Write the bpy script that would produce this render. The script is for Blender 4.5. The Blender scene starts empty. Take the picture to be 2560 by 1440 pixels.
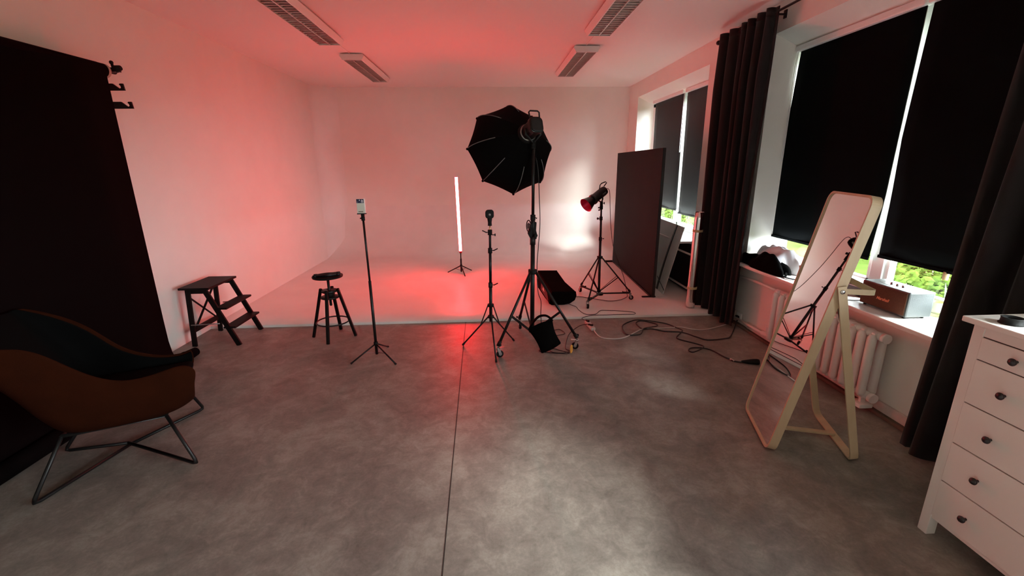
import bpy, bmesh, math, random
from mathutils import Vector, Matrix, noise
C = bpy.context.scene.collection
PI = math.pi
R = math.radians
random.seed(7)

# ---------------------------------------------------------------- materials
def mat(name, col, rough=0.6, metal=0.0, spec=0.5, bump=0.0, bscale=60, var=0.0, vscale=8, sheen=0.0, stretch=None):
    m = bpy.data.materials.new(name); m.use_nodes = True
    nt = m.node_tree; b = nt.nodes['Principled BSDF']
    b.inputs['Base Color'].default_value = (*col, 1)
    b.inputs['Roughness'].default_value = rough
    b.inputs['Metallic'].default_value = metal
    b.inputs['Specular IOR Level'].default_value = spec
    if sheen: b.inputs['Sheen Weight'].default_value = sheen
    if bump or var:
        tc = nt.nodes.new('ShaderNodeTexCoord'); mp = nt.nodes.new('ShaderNodeMapping')
        nt.links.new(tc.outputs['Object'], mp.inputs['Vector'])
        if stretch: mp.inputs['Scale'].default_value = stretch
    if var:
        n = nt.nodes.new('ShaderNodeTexNoise'); n.inputs['Scale'].default_value = vscale; n.inputs['Detail'].default_value = 5
        r = nt.nodes.new('ShaderNodeValToRGB')
        r.color_ramp.elements[0].position = .3; r.color_ramp.elements[1].position = .7
        r.color_ramp.elements[0].color = (*[c*(1-var) for c in col], 1)
        r.color_ramp.elements[1].color = (*[min(1, c*(1+var)) for c in col], 1)
        nt.links.new(mp.outputs[0], n.inputs['Vector']); nt.links.new(n.outputs['Fac'], r.inputs[0]); nt.links.new(r.outputs[0], b.inputs['Base Color'])
    if bump:
        n = nt.nodes.new('ShaderNodeTexNoise'); n.inputs['Scale'].default_value = bscale; n.inputs['Detail'].default_value = 3
        bp = nt.nodes.new('ShaderNodeBump'); bp.inputs['Strength'].default_value = bump; bp.inputs['Distance'].default_value = .004
        nt.links.new(mp.outputs[0], n.inputs['Vector']); nt.links.new(n.outputs['Fac'], bp.inputs['Height']); nt.links.new(bp.outputs[0], b.inputs['Normal'])
    return m

def emit(name, col, s):
    m = bpy.data.materials.new(name); m.use_nodes = True; nt = m.node_tree
    nt.nodes.remove(nt.nodes['Principled BSDF'])
    e = nt.nodes.new('ShaderNodeEmission'); e.inputs[0].default_value = (*col, 1); e.inputs[1].default_value = s
    nt.links.new(e.outputs[0], nt.nodes['Material Output'].inputs[0]); return m

def clear(name, tint, gloss=0.08):
    m = bpy.data.materials.new(name); m.use_nodes = True; nt = m.node_tree
    nt.nodes.remove(nt.nodes['Principled BSDF'])
    t = nt.nodes.new('ShaderNodeBsdfTransparent'); t.inputs[0].default_value = (*tint, 1)
    g = nt.nodes.new('ShaderNodeBsdfGlossy'); g.inputs['Roughness'].default_value = .03
    lw = nt.nodes.new('ShaderNodeLayerWeight'); lw.inputs[0].default_value = .5
    pw = nt.nodes.new('ShaderNodeMath'); pw.operation = 'POWER'; pw.inputs[1].default_value = 5; nt.links.new(lw.outputs['Facing'], pw.inputs[0])
    f = nt.nodes.new('ShaderNodeMath'); f.operation = 'MULTIPLY_ADD'; f.inputs[1].default_value = .9; f.inputs[2].default_value = .035; nt.links.new(pw.outputs[0], f.inputs[0])
    mx = nt.nodes.new('ShaderNodeMixShader'); nt.links.new(f.outputs[0], mx.inputs[0])
    nt.links.new(t.outputs[0], mx.inputs[1]); nt.links.new(g.outputs[0], mx.inputs[2])
    nt.links.new(mx.outputs[0], nt.nodes['Material Output'].inputs[0]); return m

M = {}
M['wall'] = mat('wall_paint', (.80, .775, .73), .75, spec=.25, bump=.12, bscale=35, var=.02, vscale=3)
M['ceil'] = mat('ceiling_paint', (.80, .78, .745), .8, spec=.2, bump=.08, bscale=25)
M['cove'] = mat('cove_paint', (.80, .77, .74), .42, spec=.45, var=.035, vscale=2.5, bump=.05, bscale=20)
M['reveal'] = mat('white_gloss_paint', (.84, .85, .83), .45)
M['white'] = mat('white_enamel', (.80, .79, .76), .4)
M['pvc'] = mat('white_window_frame', (.85, .86, .86), .3)
M['radiator'] = mat('radiator_enamel', (.80, .76, .73), .4, bump=.25, bscale=30)
M['black'] = mat('black_powder_coat', (.006, .0055, .0055), .42, spec=.35)
M['blackgloss'] = mat('black_gloss_plastic', (.006, .006, .006), .3, spec=.4)
M['blackmatte'] = mat('black_rubber', (.006, .006, .006), .7, spec=.25)
M['chrome'] = mat('zinc_metal', (.62, .62, .62), .25, 1)
M['steel'] = mat('worn_steel', (.32, .31, .31), .4, 1)
M['fabric_black'] = mat('black_nylon_fabric', (.003, .0026, .0026), .85, bump=.3, bscale=220, spec=.03)
M['rod_tape'] = mat('grey_rib_tape', (.16, .15, .15), .6)
M['blind'] = mat('black_blind_cloth', (.0026, .0034, .0036), .95, spec=.04, bump=.1, bscale=300)
M['blind_grey'] = mat('charcoal_blind_cloth', (.045, .046, .048), .75, spec=.2, bump=.1, bscale=300)
M['curtain'] = mat('black_brown_curtain', (.016, .012, .0125), .9, spec=.1, sheen=.07, bump=.2, bscale=250)
M['paper'] = mat('black_backdrop_paper', (.0026, .0014, .0014), .9, spec=.04)
M['paper_core'] = mat('cardboard_core', (.5, .42, .36), .8)
M['rust'] = mat('rust_brown_felt', (.022, .0046, .0016), .95, spec=.04, sheen=0, bump=.4, bscale=300, var=.12, vscale=10)
M['wood_black'] = mat('black_stained_wood', (.0055, .0035, .0032), .6, spec=.15, bump=.15, bscale=40, stretch=(1, 1, .15))
M['birch'] = mat('birch_veneer', (.50, .37, .235), .5, var=.10, vscale=14, stretch=(1, 1, .12), bump=.05)
M['panel'] = mat('dark_board_face', (.016, .0145, .014), .8, spec=.12, var=.12, vscale=2)
M['panel_edge'] = mat('black_board_edge', (.008, .006, .006), .6)
M['boardwhite'] = mat('white_foam_board', (.70, .74, .70), .6, var=.03, vscale=5)
M['stripe'] = mat('dark_green_black_tape', (.02, .035, .032), .5)
M['tape'] = mat('beige_tape', (.55, .40, .22), .6)
M['foil'] = mat('silver_foil', (.85, .82, .80), .16, 1, bump=.5, bscale=9, stretch=(1, 1, .12))
M['chest'] = mat('white_stained_pine', (.78, .73, .68), .45, bump=.06, bscale=40)
M['gap'] = mat('dark_gap', (.03, .022, .018), .9)
M['knob'] = mat('black_knob', (.018, .012, .014), .35)
M['brown'] = mat('brown_skirting', (.10, .062, .045), .7, var=.2, vscale=10)
M['skirt'] = mat('pale_skirting', (.60, .52, .48), .6, var=.12, vscale=12)
M['cloth_black'] = mat('black_jacket_cloth', (.003, .003, .003), .95, spec=.03)
M['cloth_white'] = mat('white_shirt_cloth', (.72, .71, .76), .85, spec=.1)
M['grille'] = mat('brown_speaker_cloth', (.11, .045, .028), .9, spec=.1, bump=.5, bscale=400, var=.15, vscale=200)
M['speaker_vinyl'] = mat('black_vinyl', (.05, .058, .06), .35, bump=.3, bscale=350)
M['gold'] = mat('brass', (.75, .5, .3), .3, 1)
M['bottle'] = clear('clear_bottle_glass', (.93, .93, .82))
M['glass'] = clear('window_glass', (.97, .985, .98))
M['label'] = mat('cream_label', (.75, .75, .55), .6)
M['navy'] = mat('navy_print', (.012, .014, .05), .4)
M['card'] = mat('white_card', (.62, .58, .50), .5)
M['cardedge'] = mat('white_plastic_edge', (.8, .7, .68), .35)
M['print_brown'] = mat('brown_print', (.12, .09, .06), .6)
M['print_white'] = mat('white_print', (.75, .75, .8), .6)
M['mirror'] = mat('mirror_glass', (.90, .88, .86), .012, 1)
M['louvre'] = mat('louvre_aluminium', (.62, .60, .57), .3, .85)
M['tube_off'] = mat('fluorescent_tube_off', (.78, .76, .72), .3)
M['orange'] = mat('yellow_cable_strap', (.85, .45, .08), .6)
M['redknob'] = mat('red_plastic', (.25, .01, .01), .4)
M['cable'] = mat('black_cable_rubber', (.014, .011, .011), .45)
M['whitecable'] = mat('white_cable_rubber', (.62, .58, .55), .45)
M['reflector'] = mat('red_lit_reflector', (.55, .008, .06), .35, .5)  # crimson is the tube's red light painted into the reflector colour
M['diffuser'] = mat('white_diffusion_cloth', (.78, .78, .76), .8)
M['red_led'] = emit('red_led_glow', (1.0, .022, .027), 330)
M['leaf'] = mat('bright_leaf', (.032, .054, .009), .9, spec=0, var=.35, vscale=3)
M['grass'] = mat('lawn_grass', (.025, .039, .008), 1.0, spec=0, var=.25, vscale=1.5, bump=1, bscale=14)
M['bark'] = mat('bark', (.1, .08, .05), .9)

# vinyl floor: mottled concrete print
def floor_mat():
    m = bpy.data.materials.new('concrete_print_vinyl'); m.use_nodes = True; nt = m.node_tree; b = nt.nodes['Principled BSDF']
    tc = nt.nodes.new('ShaderNodeTexCoord'); mp = nt.nodes.new('ShaderNodeMapping'); mp.inputs['Scale'].default_value = (1, 1, 1)
    nt.links.new(tc.outputs['Object'], mp.inputs[0])
    def nz(s, d, r, dist=.4):
        n = nt.nodes.new('ShaderNodeTexNoise'); n.inputs['Scale'].default_value = s; n.inputs['Detail'].default_value = d
        n.inputs['Roughness'].default_value = r; n.inputs['Distortion'].default_value = dist
        nt.links.new(mp.outputs[0], n.inputs['Vector']); return n
    a = nz(2.3, 10, .62, .8); c = nz(9.5, 8, .72, .7); e = nz(60, 4, .7, 0)
    def math_(op, x, y):
        q = nt.nodes.new('ShaderNodeMath'); q.operation = op
        for i, v in enumerate((x, y)):
            if isinstance(v, (int, float)): q.inputs[i].default_value = v
            else: nt.links.new(v, q.inputs[i])
        return q.outputs[0]
    s = math_('ADD', math_('MULTIPLY', a.outputs['Fac'], .46), math_('MULTIPLY', c.outputs['Fac'], .38))
    s = math_('ADD', s, math_('MULTIPLY', e.outputs['Fac'], .16))
    r = nt.nodes.new('ShaderNodeValToRGB'); r.color_ramp.elements[0].position = .34; r.color_ramp.elements[1].position = .66
    r.color_ramp.elements[0].color = (.105, .088, .077, 1); r.color_ramp.elements[1].color = (.36, .322, .285, 1)
    k = r.color_ramp.elements.new(.5); k.color = (.212, .184, .162, 1)
    nt.links.new(s, r.inputs[0]); nt.links.new(r.outputs[0], b.inputs['Base Color'])
    rr = nt.nodes.new('ShaderNodeMapRange'); rr.inputs['To Min'].default_value = .40; rr.inputs['To Max'].default_value = .56
    nt.links.new(c.outputs['Fac'], rr.inputs[0]); nt.links.new(rr.outputs[0], b.inputs['Roughness'])
    b.inputs['Specular IOR Level'].default_value = .42
    bp = nt.nodes.new('ShaderNodeBump'); bp.inputs['Strength'].default_value = .10; bp.inputs['Distance'].default_value = .003
    nt.links.new(e.outputs['Fac'], bp.inputs['Height']); nt.links.new(bp.outputs[0], b.inputs['Normal'])
    return m
M['floor'] = floor_mat()

# ---------------------------------------------------------------- mesh builder
def frame_of(d, up=Vector((0, 0, 1))):
    d = Vector(d).normalized()
    if abs(d.dot(up)) > .98: up = Vector((0, 1, 0))
    x = up.cross(d).normalized(); y = d.cross(x); return x, y, d

class MB:
    def __init__(s): s.v = []; s.f = []; s.sm = []
    def add(s, vs, fs, smooth=False):
        o = len(s.v); s.v += [Vector(p) for p in vs]
        for f in fs: s.f.append([i+o for i in f]); s.sm.append(smooth)
        return s
    def box(s, a, b, bev=0):
        x0, y0, z0 = a; x1, y1, z1 = b
        if x0 > x1: x0, x1 = x1, x0
        if y0 > y1: y0, y1 = y1, y0
        if z0 > z1: z0, z1 = z1, z0
        if bev <= 0:
            return s.add([(x0,y0,z0),(x1,y0,z0),(x1,y1,z0),(x0,y1,z0),(x0,y0,z1),(x1,y0,z1),(x1,y1,z1),(x0,y1,z1)],
                  [(3,2,1,0),(4,5,6,7),(0,1,5,4),(1,2,6,5),(2,3,7,6),(3,0,4,7)])
        bm = bmesh.new(); bmesh.ops.create_cube(bm, size=1)
        for v in bm.verts: v.co = Vector(((x0+x1)/2+v.co.x*(x1-x0), (y0+y1)/2+v.co.y*(y1-y0), (z0+z1)/2+v.co.z*(z1-z0)))
        bmesh.ops.bevel(bm, geom=bm.edges[:], offset=min(bev, (x1-x0)*.45, (y1-y0)*.45, (z1-z0)*.45), segments=2, affect='EDGES', profile=.6)
        return s.bm(bm)
    def bm(s, bm, smooth=False, mtx=None):
        bm.verts.index_update(); bm.verts.ensure_lookup_table()
        vs = [(mtx @ v.co) if mtx else v.co.copy() for v in bm.verts]
        fs = [[v.index for v in f.verts] for f in bm.faces]; bm.free()
        return s.add(vs, fs, smooth)
    def bar(s, p, q, w, h, up=(0, 0, 1), bev=0):   # rectangular bar from p to q
        p = Vector(p); q = Vector(q); L = (q-p).length
        x, y, d = frame_of(q-p, Vector(up))
        t = MB().box((-w/2, -h/2, 0), (w/2, h/2, L), bev)
        m = Matrix((x, y, d)).transposed().to_4x4(); m.translation = p
        return s.add([m @ v for v in t.v], t.f)
    def tube(s, pts, r, n=12, cap=True, closed=False, flat=1.0, smooth=True):
        pts = [Vector(p) for p in pts]
        rs = r if isinstance(r, (list, tuple)) else [r]*len(pts)
        vs = []; fs = []; prev = None; k = len(pts)
        for i, p in enumerate(pts):
            if closed: d = pts[(i+1) % k]-pts[i-1]
            else: d = pts[min(i+1, k-1)]-pts[max(i-1, 0)]
            if d.length < 1e-9: d = Vector((0, 0, 1))
            d.normalize()
            if prev is None: x, y, _ = frame_of(d)
            else:
                x = prev-d*prev.dot(d)
                if x.length < 1e-6: x, y, _ = frame_of(d)
                x.normalize(); y = d.cross(x)
            prev = x
            for j in range(n):
                a = 2*PI*j/n; vs.append(p+x*math.cos(a)*rs[i]+y*math.sin(a)*rs[i]*flat)
        for i in range(k if closed else k-1):
            a = i*n; b = ((i+1) % k)*n
            for j in range(n): fs.append((a+j, a+(j+1) % n, b+(j+1) % n, b+j))
        s.add(vs, fs, smooth)
        if cap and not closed:
            o = len(s.v)-len(vs)
            s.f.append([o+j for j in range(n)][::-1]); s.sm.append(False)
            s.f.append([o+(k-1)*n+j for j in range(n)]); s.sm.append(False)
        return s
    def cyl(s, p, q, r, n=20, r2=None): return s.tube([p, q], [r, r if r2 is None else r2], n)
    def lathe(s, c, axis, prof, n=24, smooth=True, up=(0, 0, 1)):   # prof: (radius, distance along axis)
        c = Vector(c); x, y, d = frame_of(axis, Vector(up)); vs = []; fs = []
        for (r, h) in prof:
            for j in range(n):
                a = 2*PI*j/n; vs.append(c+d*h+(x*math.cos(a)+y*math.sin(a))*r)
        for i in range(len(prof)-1):
            for j in range(n): fs.append((i*n+j, i*n+(j+1) % n, (i+1)*n+(j+1) % n, (i+1)*n+j))
        return s.add(vs, fs, smooth)
    def ball(s, c, r, n=16, sc=(1, 1, 1)):
        bm = bmesh.new(); bmesh.ops.create_uvsphere(bm, u_segments=n, v_segments=max(6, n//2), radius=r)
        for v in bm.verts: v.co = Vector(c)+Vector((v.co.x*sc[0], v.co.y*sc[1], v.co.z*sc[2]))
        return s.bm(bm, True)
    def prism(s, poly, off):     # polygon (3d points) extruded by vector
        off = Vector(off); k = len(poly); a = [Vector(p) for p in poly]
        s.add(a+[p+off for p in a], [tuple(range(k))[::-1], tuple(range(k, 2*k))]+[(i, (i+1) % k, (i+1) % k+k, i+k) for i in range(k)]); return s
    def grid(s, rows, smooth=True, closed_v=False):
        k = len(rows[0]); vs = [p for r_ in rows for p in r_]; fs = []
        for i in range(len(rows)-1):
            for j in range(k if closed_v else k-1):
                fs.append((i*k+j, i*k+(j+1) % k, (i+1)*k+(j+1) % k, (i+1)*k+j))
        return s.add(vs, fs, smooth)
    def build(s, name, m, parent=None, solid=0, subsurf=0, bevel=0, fixn=True):
        o0 = root_loc(parent)
        me = bpy.data.meshes.new(name)
        me.from_pydata([tuple(v-o0) for v in s.v], [], s.f)
        for p, b in zip(me.polygons, s.sm): p.use_smooth = b
        me.materials.append(m if not isinstance(m, str) else M[m])
        if fixn:
            bm = bmesh.new(); bm.from_mesh(me); bmesh.ops.recalc_face_normals(bm, faces=bm.faces[:]); bm.to_mesh(me); bm.free()
        o = bpy.data.objects.new(name, me); C.objects.link(o)
        if parent is not None: o.parent = parent
        if solid:
            q = o.modifiers.new('solid', 'SOLIDIFY'); q.thickness = solid; q.offset = 0
        if bevel:
            q = o.modifiers.new('bevel', 'BEVEL'); q.width = bevel; q.segments = 2; q.limit_method = 'ANGLE'
        if subsurf:
            q = o.modifiers.new('sub', 'SUBSURF'); q.levels = subsurf; q.render_levels = subsurf
        return o

def root_loc(p):
    l = Vector((0, 0, 0))
    while p is not None: l += Vector(p.location); p = p.parent
    return l
def tag(o, label=None, cat=None, group=None, kind=None):
    if label: o['label'] = label
    if cat: o['category'] = cat
    if group: o['group'] = group
    if kind: o['kind'] = kind
    return o
def thing(name, label, cat, loc, group=None):
    o = bpy.data.objects.new(name, None); C.objects.link(o); o.location = loc; o.empty_display_size = .1
    return tag(o, label, cat, group)
def struct(mb, name, m, label, cat, **k): return tag(mb.build(name, m, **k), label, cat, kind='structure')
def children(o): return [c for c in bpy.data.objects if c.parent == o]
def copy_tree(o, parent=None):
    c = o.copy(); C.objects.link(c); c.parent = parent
    for ch in children(o): copy_tree(ch, c)
    return c
def smooth_path(pts, n=6):
    P = [Vector(p) for p in pts]; out = []
    for i in range(len(P)-1):
        a = P[max(i-1, 0)]; b = P[i]; c = P[i+1]; d = P[min(i+2, len(P)-1)]
        for j in range(n):
            t = j/n
            out.append(.5*((2*b)+(c-a)*t+(2*a-5*b+4*c-d)*t*t+(3*b-a-3*c+d)*t**3))
    out.append(P[-1]); return out
def rounded(w, h, r, n=6):   # rounded rectangle outline centred on 0
    out = []
    for cx, cy, a0 in ((w/2-r, h/2-r, 0), (-w/2+r, h/2-r, 90), (-w/2+r, -h/2+r, 180), (w/2-r, -h/2+r, 270)):
        for j in range(n+1): a = R(a0+90*j/n); out.append((cx+r*math.cos(a), cy+r*math.sin(a)))
    return out

# ---------------------------------------------------------------- room
XL, XR, YB, YF, H = -3.18, 2.78, 9.13, -2.7, 3.2
struct(MB().box((XL-.2, YF-.2, -.15), (XR+.02, YB+.2, 0)), 'floor', 'floor', 'grey brown concrete print vinyl floor in front of the white cove', 'floor')
struct(MB().box((XL-.2, YF-.2, H), (XR+.45, YB+.2, H+.15)), 'ceiling', 'ceil', 'white ceiling with four strip lights', 'ceiling')
struct(MB().box((XL-.2, YF-.2, 0), (XL, YB+.2, H)), 'wall_left', 'wall', 'white wall on the left washed in red light', 'wall')
struct(MB().box((XL, YB, 0), (XR+.45, YB+.2, H)), 'wall_back', 'wall', 'white end wall behind the red tube light', 'wall')
struct(MB().box((XL, YF-.2, 0), (XR+.45, YF, H)), 'wall_front', 'wall', 'white wall behind the viewer', 'wall')
WIN = [(1.88, 4.59, 1), (5.885, 8.60, 2), (-1.30, 1.40, 3)]
XO = 3.2
ZS, ZT = .73, 2.94
w = MB()
prev = YF
for a, b, _ in sorted(WIN):
    w.box((XR, prev, 0), (XO, a, H)); w.box((XR, a, 0), (XO, b, ZS-.03))
    w.prism([(XR, a, ZT), (XR+.30, a, 2.81), (XO, a, 2.81), (XO, a, H), (XR, a, H)], (0, b-a, 0)); prev = b
w.box((XR, prev, 0), (XO, YB, H))
struct(w, 'wall_right', 'wall', 'white wall on the right with deep window openings', 'wall')
for a, b, k in WIN:
    name = f'window_{k}'
    W = thing(name, ['', 'large white window by the mirror behind two black blinds', 'white window near the far corner behind two charcoal blinds', 'white window beside the viewer'][k], 'window', (3.08, (a+b)/2, ZS))
    W['kind'] = 'structure'
    sf = MB().box((2.645, a-.0, ZS-.03), (3.14, b+.0, ZS), .006)
    if k == 2: sf = MB().box((2.60, a+.0, ZS-.03), (3.14, b, ZS), .006)
    sf.build('window_sill', 'white', W)
    m_ = 3.285 if k == 1 else (a+b)/2
    f = MB().box((3.08, a, ZS), (3.15, b, ZS+.06)).box((3.08, a, 2.75), (3.15, b, 2.82)).box((3.08, a, ZS), (3.15, a+.06, 2.82)).box((3.08, b-(.165 if k == 2 else .06), ZS), (3.15, b, 2.82))  # second window's far side member widened to narrow the light streak
    f.build('window_frame', 'pvc', W, bevel=.004)
    MB().box((3.07, m_-.055, ZS+.06), (3.15, m_+.055, 2.75)).build('mullion', 'pvc', W, bevel=.004)
    for (y0, y1) in ((a+.06, m_-.05), (m_+.05, b-.06)):
        s = MB().box((3.085, y0, ZS+.06), (3.14, y0+.045, 2.75)).box((3.085, y1-.045, ZS+.06), (3.14, y1, 2.75)).box((3.085, y0, ZS+.06), (3.14, y1, ZS+.105)).box((3.085, y0, 2.70), (3.14, y1, 2.75))
        sa = s.build('sash', 'pvc', W)
        MB().box((3.11, y0+.045, ZS+.105), (3.116, y1-.045, 2.70)).build('pane', 'glass', sa)

# infinity cove: low white platform that curves up into the end wall
rows = []
prof = [(4.90, 0), (4.90, .026), (4.904, .030)]+[(4.904+(8.69-4.904)*i/12, .03) for i in range(1, 13)]
rc = .42
prof += [(8.69+rc*math.sin(R(a)), .03+rc-rc*math.cos(R(a))) for a in range(6, 91, 6)]+[(9.115, .7), (9.128, 1.0)]
cv = MB().grid([[Vector((x, y, z)) for (y, z) in prof] for x in (XL+.001, XR-.001)])
rv = .38
cv.grid([[Vector((XL+.002+rv-rv*math.cos(R(a))*1.0, YB-.002-rv+rv*math.sin(R(a)), z)) for a in range(0, 91, 9)] for z in (0, 1, 2, H)])
ov = struct(cv, 'studio_cove', 'cove', 'white painted studio platform curving up into the end wall', 'cove')
# skirting and trims on the right wall
for nm, m_, b_, lab in (('baseboard_right', 'skirt', ((XR-.02, 1.2, .03), (XR, 4.38, .10)), 'pale worn skirting under the large window'),
                      ('baseboard_right', 'skirt', ((XR-.02, 4.63, .03), (XR, 5.72, .15)), 'pale skirting behind the first curtain')):
    struct(MB().box(*b_, .004), nm, m_, lab, 'skirting')
struct(MB().box((XR-.045, 1.2, 0), (XR, 4.9, .028), .008), 'trim_1', 'brown', 'brown quarter round strip along the right wall', 'trim')
struct(MB().box((XR-.05, 4.95, .03), (XR, 5.75, .055), .008), 'trim_2', 'brown', 'brown strip on the platform under the first curtain', 'trim')
# vinyl seam
struct(MB().prism([(-.302, 4.9, .0012), (-.296, 4.9, .0012), (-.20, -1.0, .0012), (-.206, -1.0, .0012)], (0, 0, -.001)), 'trim_3', 'gap', 'thin dark seam between two vinyl sheets', 'seam')

# ---------------------------------------------------------------- outdoors
g = MB(); rows = []
for i in range(60):
    x = 3.2+i*.75
    rows.append([Vector((x, -20+j*1.0, -.62+.05*noise.noise(Vector((x*.5, j*.5, 0)))+ .02*(x-3.2))) for j in range(70)])
tag(g.grid(rows).build('lawn', 'grass'), 'bright green lawn outside the windows', 'grass', kind='stuff')
def leafy(name, c, r, n, seed, label, grp):
    rnd = random.Random(seed); mb = MB()
    for i in range(n):
        d = Vector((rnd.gauss(0, 1), rnd.gauss(0, 1), rnd.gauss(0, 1))).normalized()
        k = rnd.random()**.35
        p = Vector(c)+Vector((d.x*r[0], d.y*r[1], d.z*r[2]))*k
        s = rnd.uniform(.035, .06); nrm = (d+Vector((rnd.uniform(-.7, .7), rnd.uniform(-.7, .7), rnd.uniform(-.2, .9)))).normalized()
        x, y, _ = frame_of(nrm); a = rnd.uniform(0, 6.28); u = x*math.cos(a)+y*math.sin(a); v = nrm.cross(u)
        mb.add([p-u*s, p-v*s*.6-u*.2*s, p+u*s, p+v*s*.6-u*.2*s, p+nrm*s*.18], [(0, 1, 4), (1, 2, 4), (2, 3, 4), (3, 0, 4)])
    o = thing(name, label, 'shrub', (c[0], c[1], -.6), grp)
    mb.build('foliage', 'leaf', o, fixn=False)
    st = MB()
    for i in range(7):
        a = i*.9; st.tube([Vector((c[0]+.1*math.cos(a), c[1]+.1*math.sin(a), -.62)), Vector(c)+Vector((math.cos(a)*r[0]*.5, math.sin(a)*r[1]*.5, -r[2]*.1)), Vector(c)+Vector((math.cos(a)*r[0]*.8, math.sin(a)*r[1]*.8, r[2]*.5))], [.02, .013, .005], 6)
    st.build('stem', 'bark', o)
leafy('shrub', (4.75, 4.35, .25), (.75, .62, .62), 2400, 3, 'leafy green shrub outside the large window behind the speaker', None)
leafy('shrub', (4.9, 12.2, .15), (.9, 1.1, .7), 1700, 5, 'leafy green shrub outside the far window', None)
leafy('shrub', (5.4, 14.6, .15), (1.0, 1.2, .75), 1500, 6, 'leafy shrub standing behind the other one at the far window', None)
leafy('shrub', (9.2, 8.6, .1), (1.3, 1.8, .9), 1400, 8, 'shrub on the lawn seen left of the mirror post', None)

# ---------------------------------------------------------------- roller blinds
def blind(y_top, y_bot, z_top, z_bot, X, m_, label, chain=None, rot=0):
    # y_*: (far, near) edges; polyline edges given as lists from top to bottom
    T = thing('roller_blind', label, 'blind', (X, (y_top[0]+y_top[1])/2, z_top), 'roller blinds in the window openings')
    MB().box((X-.035, y_top[0]+.02, z_top-.005), (X+.03, y_top[1]-.02, z_top+.05), .012).build('cassette', 'pvc', T)
    rows = []
    n = 14
    for i in range(n+1):
        t = i/n; z = z_top+(z_bot-z_top)*t
        def ed(k):
            e = edges[k]; q = t*(len(e)-1); a = int(min(q, len(e)-2)); return e[a]+(e[a+1]-e[a])*(q-a)
        edges = (y_bot[0], y_bot[1]); y0, y1 = ed(0), ed(1)
        rows.append([Vector((X+.006*math.sin(j*1.1+t*2)*t, y0+(y1-y0)*j/10, z)) for j in range(11)])
    MB().grid(rows).build('blind_cloth', m_, T, solid=.002)
    MB().grid([[p+Vector((.006, 0, 0)) for p in r_] for r_ in rows]).build('bounce_backing', 'white', T)  # white back layer added to bounce daylight onto frame and reveals
    yb0, yb1 = y_bot[0][-1], y_bot[1][-1]
    MB().box((X-.008, yb1, z_bot-.018), (X+.008, yb0, z_bot+.006), .003).build('bottom_bar', m_, T)
    if chain:
        cy, cz = chain
        ch = MB().tube([(X-.03, cy, z_top), (X-.032, cy+.004, cz), (X-.022, cy+.02, cz-.03), (X-.012, cy+.012, cz), (X-.012, cy+.01, z_top)], .003, 8)
        ch.build('bead_chain', 'pvc', T)
    return T
blind((4.57, 3.285), ([4.545, 4.59, 4.588, 4.585], [3.278, 3.283, 3.290, 3.298, 3.337]), 2.785, 1.01, 3.03, 'blind', 'black roller blind at the far half of the large window, beside the mirror', chain=(4.56, 1.80))
blind((3.225, 1.93), ([3.228, 3.245, 3.262, 3.248, 3.25], [1.95, 1.95, 1.95]), 2.785, 1.05, 3.03, 'blind', 'black roller blind above the speaker, nearer half of the large window')
blind((8.40, 7.175), ([8.365, 8.35, 8.345], [7.155, 7.13, 7.11]), 2.80, 1.04, 3.03, 'blind_grey', 'charcoal roller blind at the far window half next to the corner', chain=(7.10, 1.96))
blind((1.38, .08), ([1.38, 1.38], [.08, .08]), 2.79, 2.08, 3.03, 'blind', 'added unseen black roller blind limiting daylight at the window beside the viewer, far half')  # unseen pair added to trim the daylight of the third window
blind((.02, -1.28), ([.02, .02], [-1.28, -1.28]), 2.79, 2.08, 3.03, 'blind', 'added unseen black roller blind limiting daylight at the window beside the viewer, near half')
blind((7.04, 5.92), ([7.045, 7.03, 7.023], [5.95, 5.95, 5.95]), 2.79, 1.005, 3.03, 'blind_grey', 'charcoal roller blind at the far window half beside the first curtain')

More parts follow.
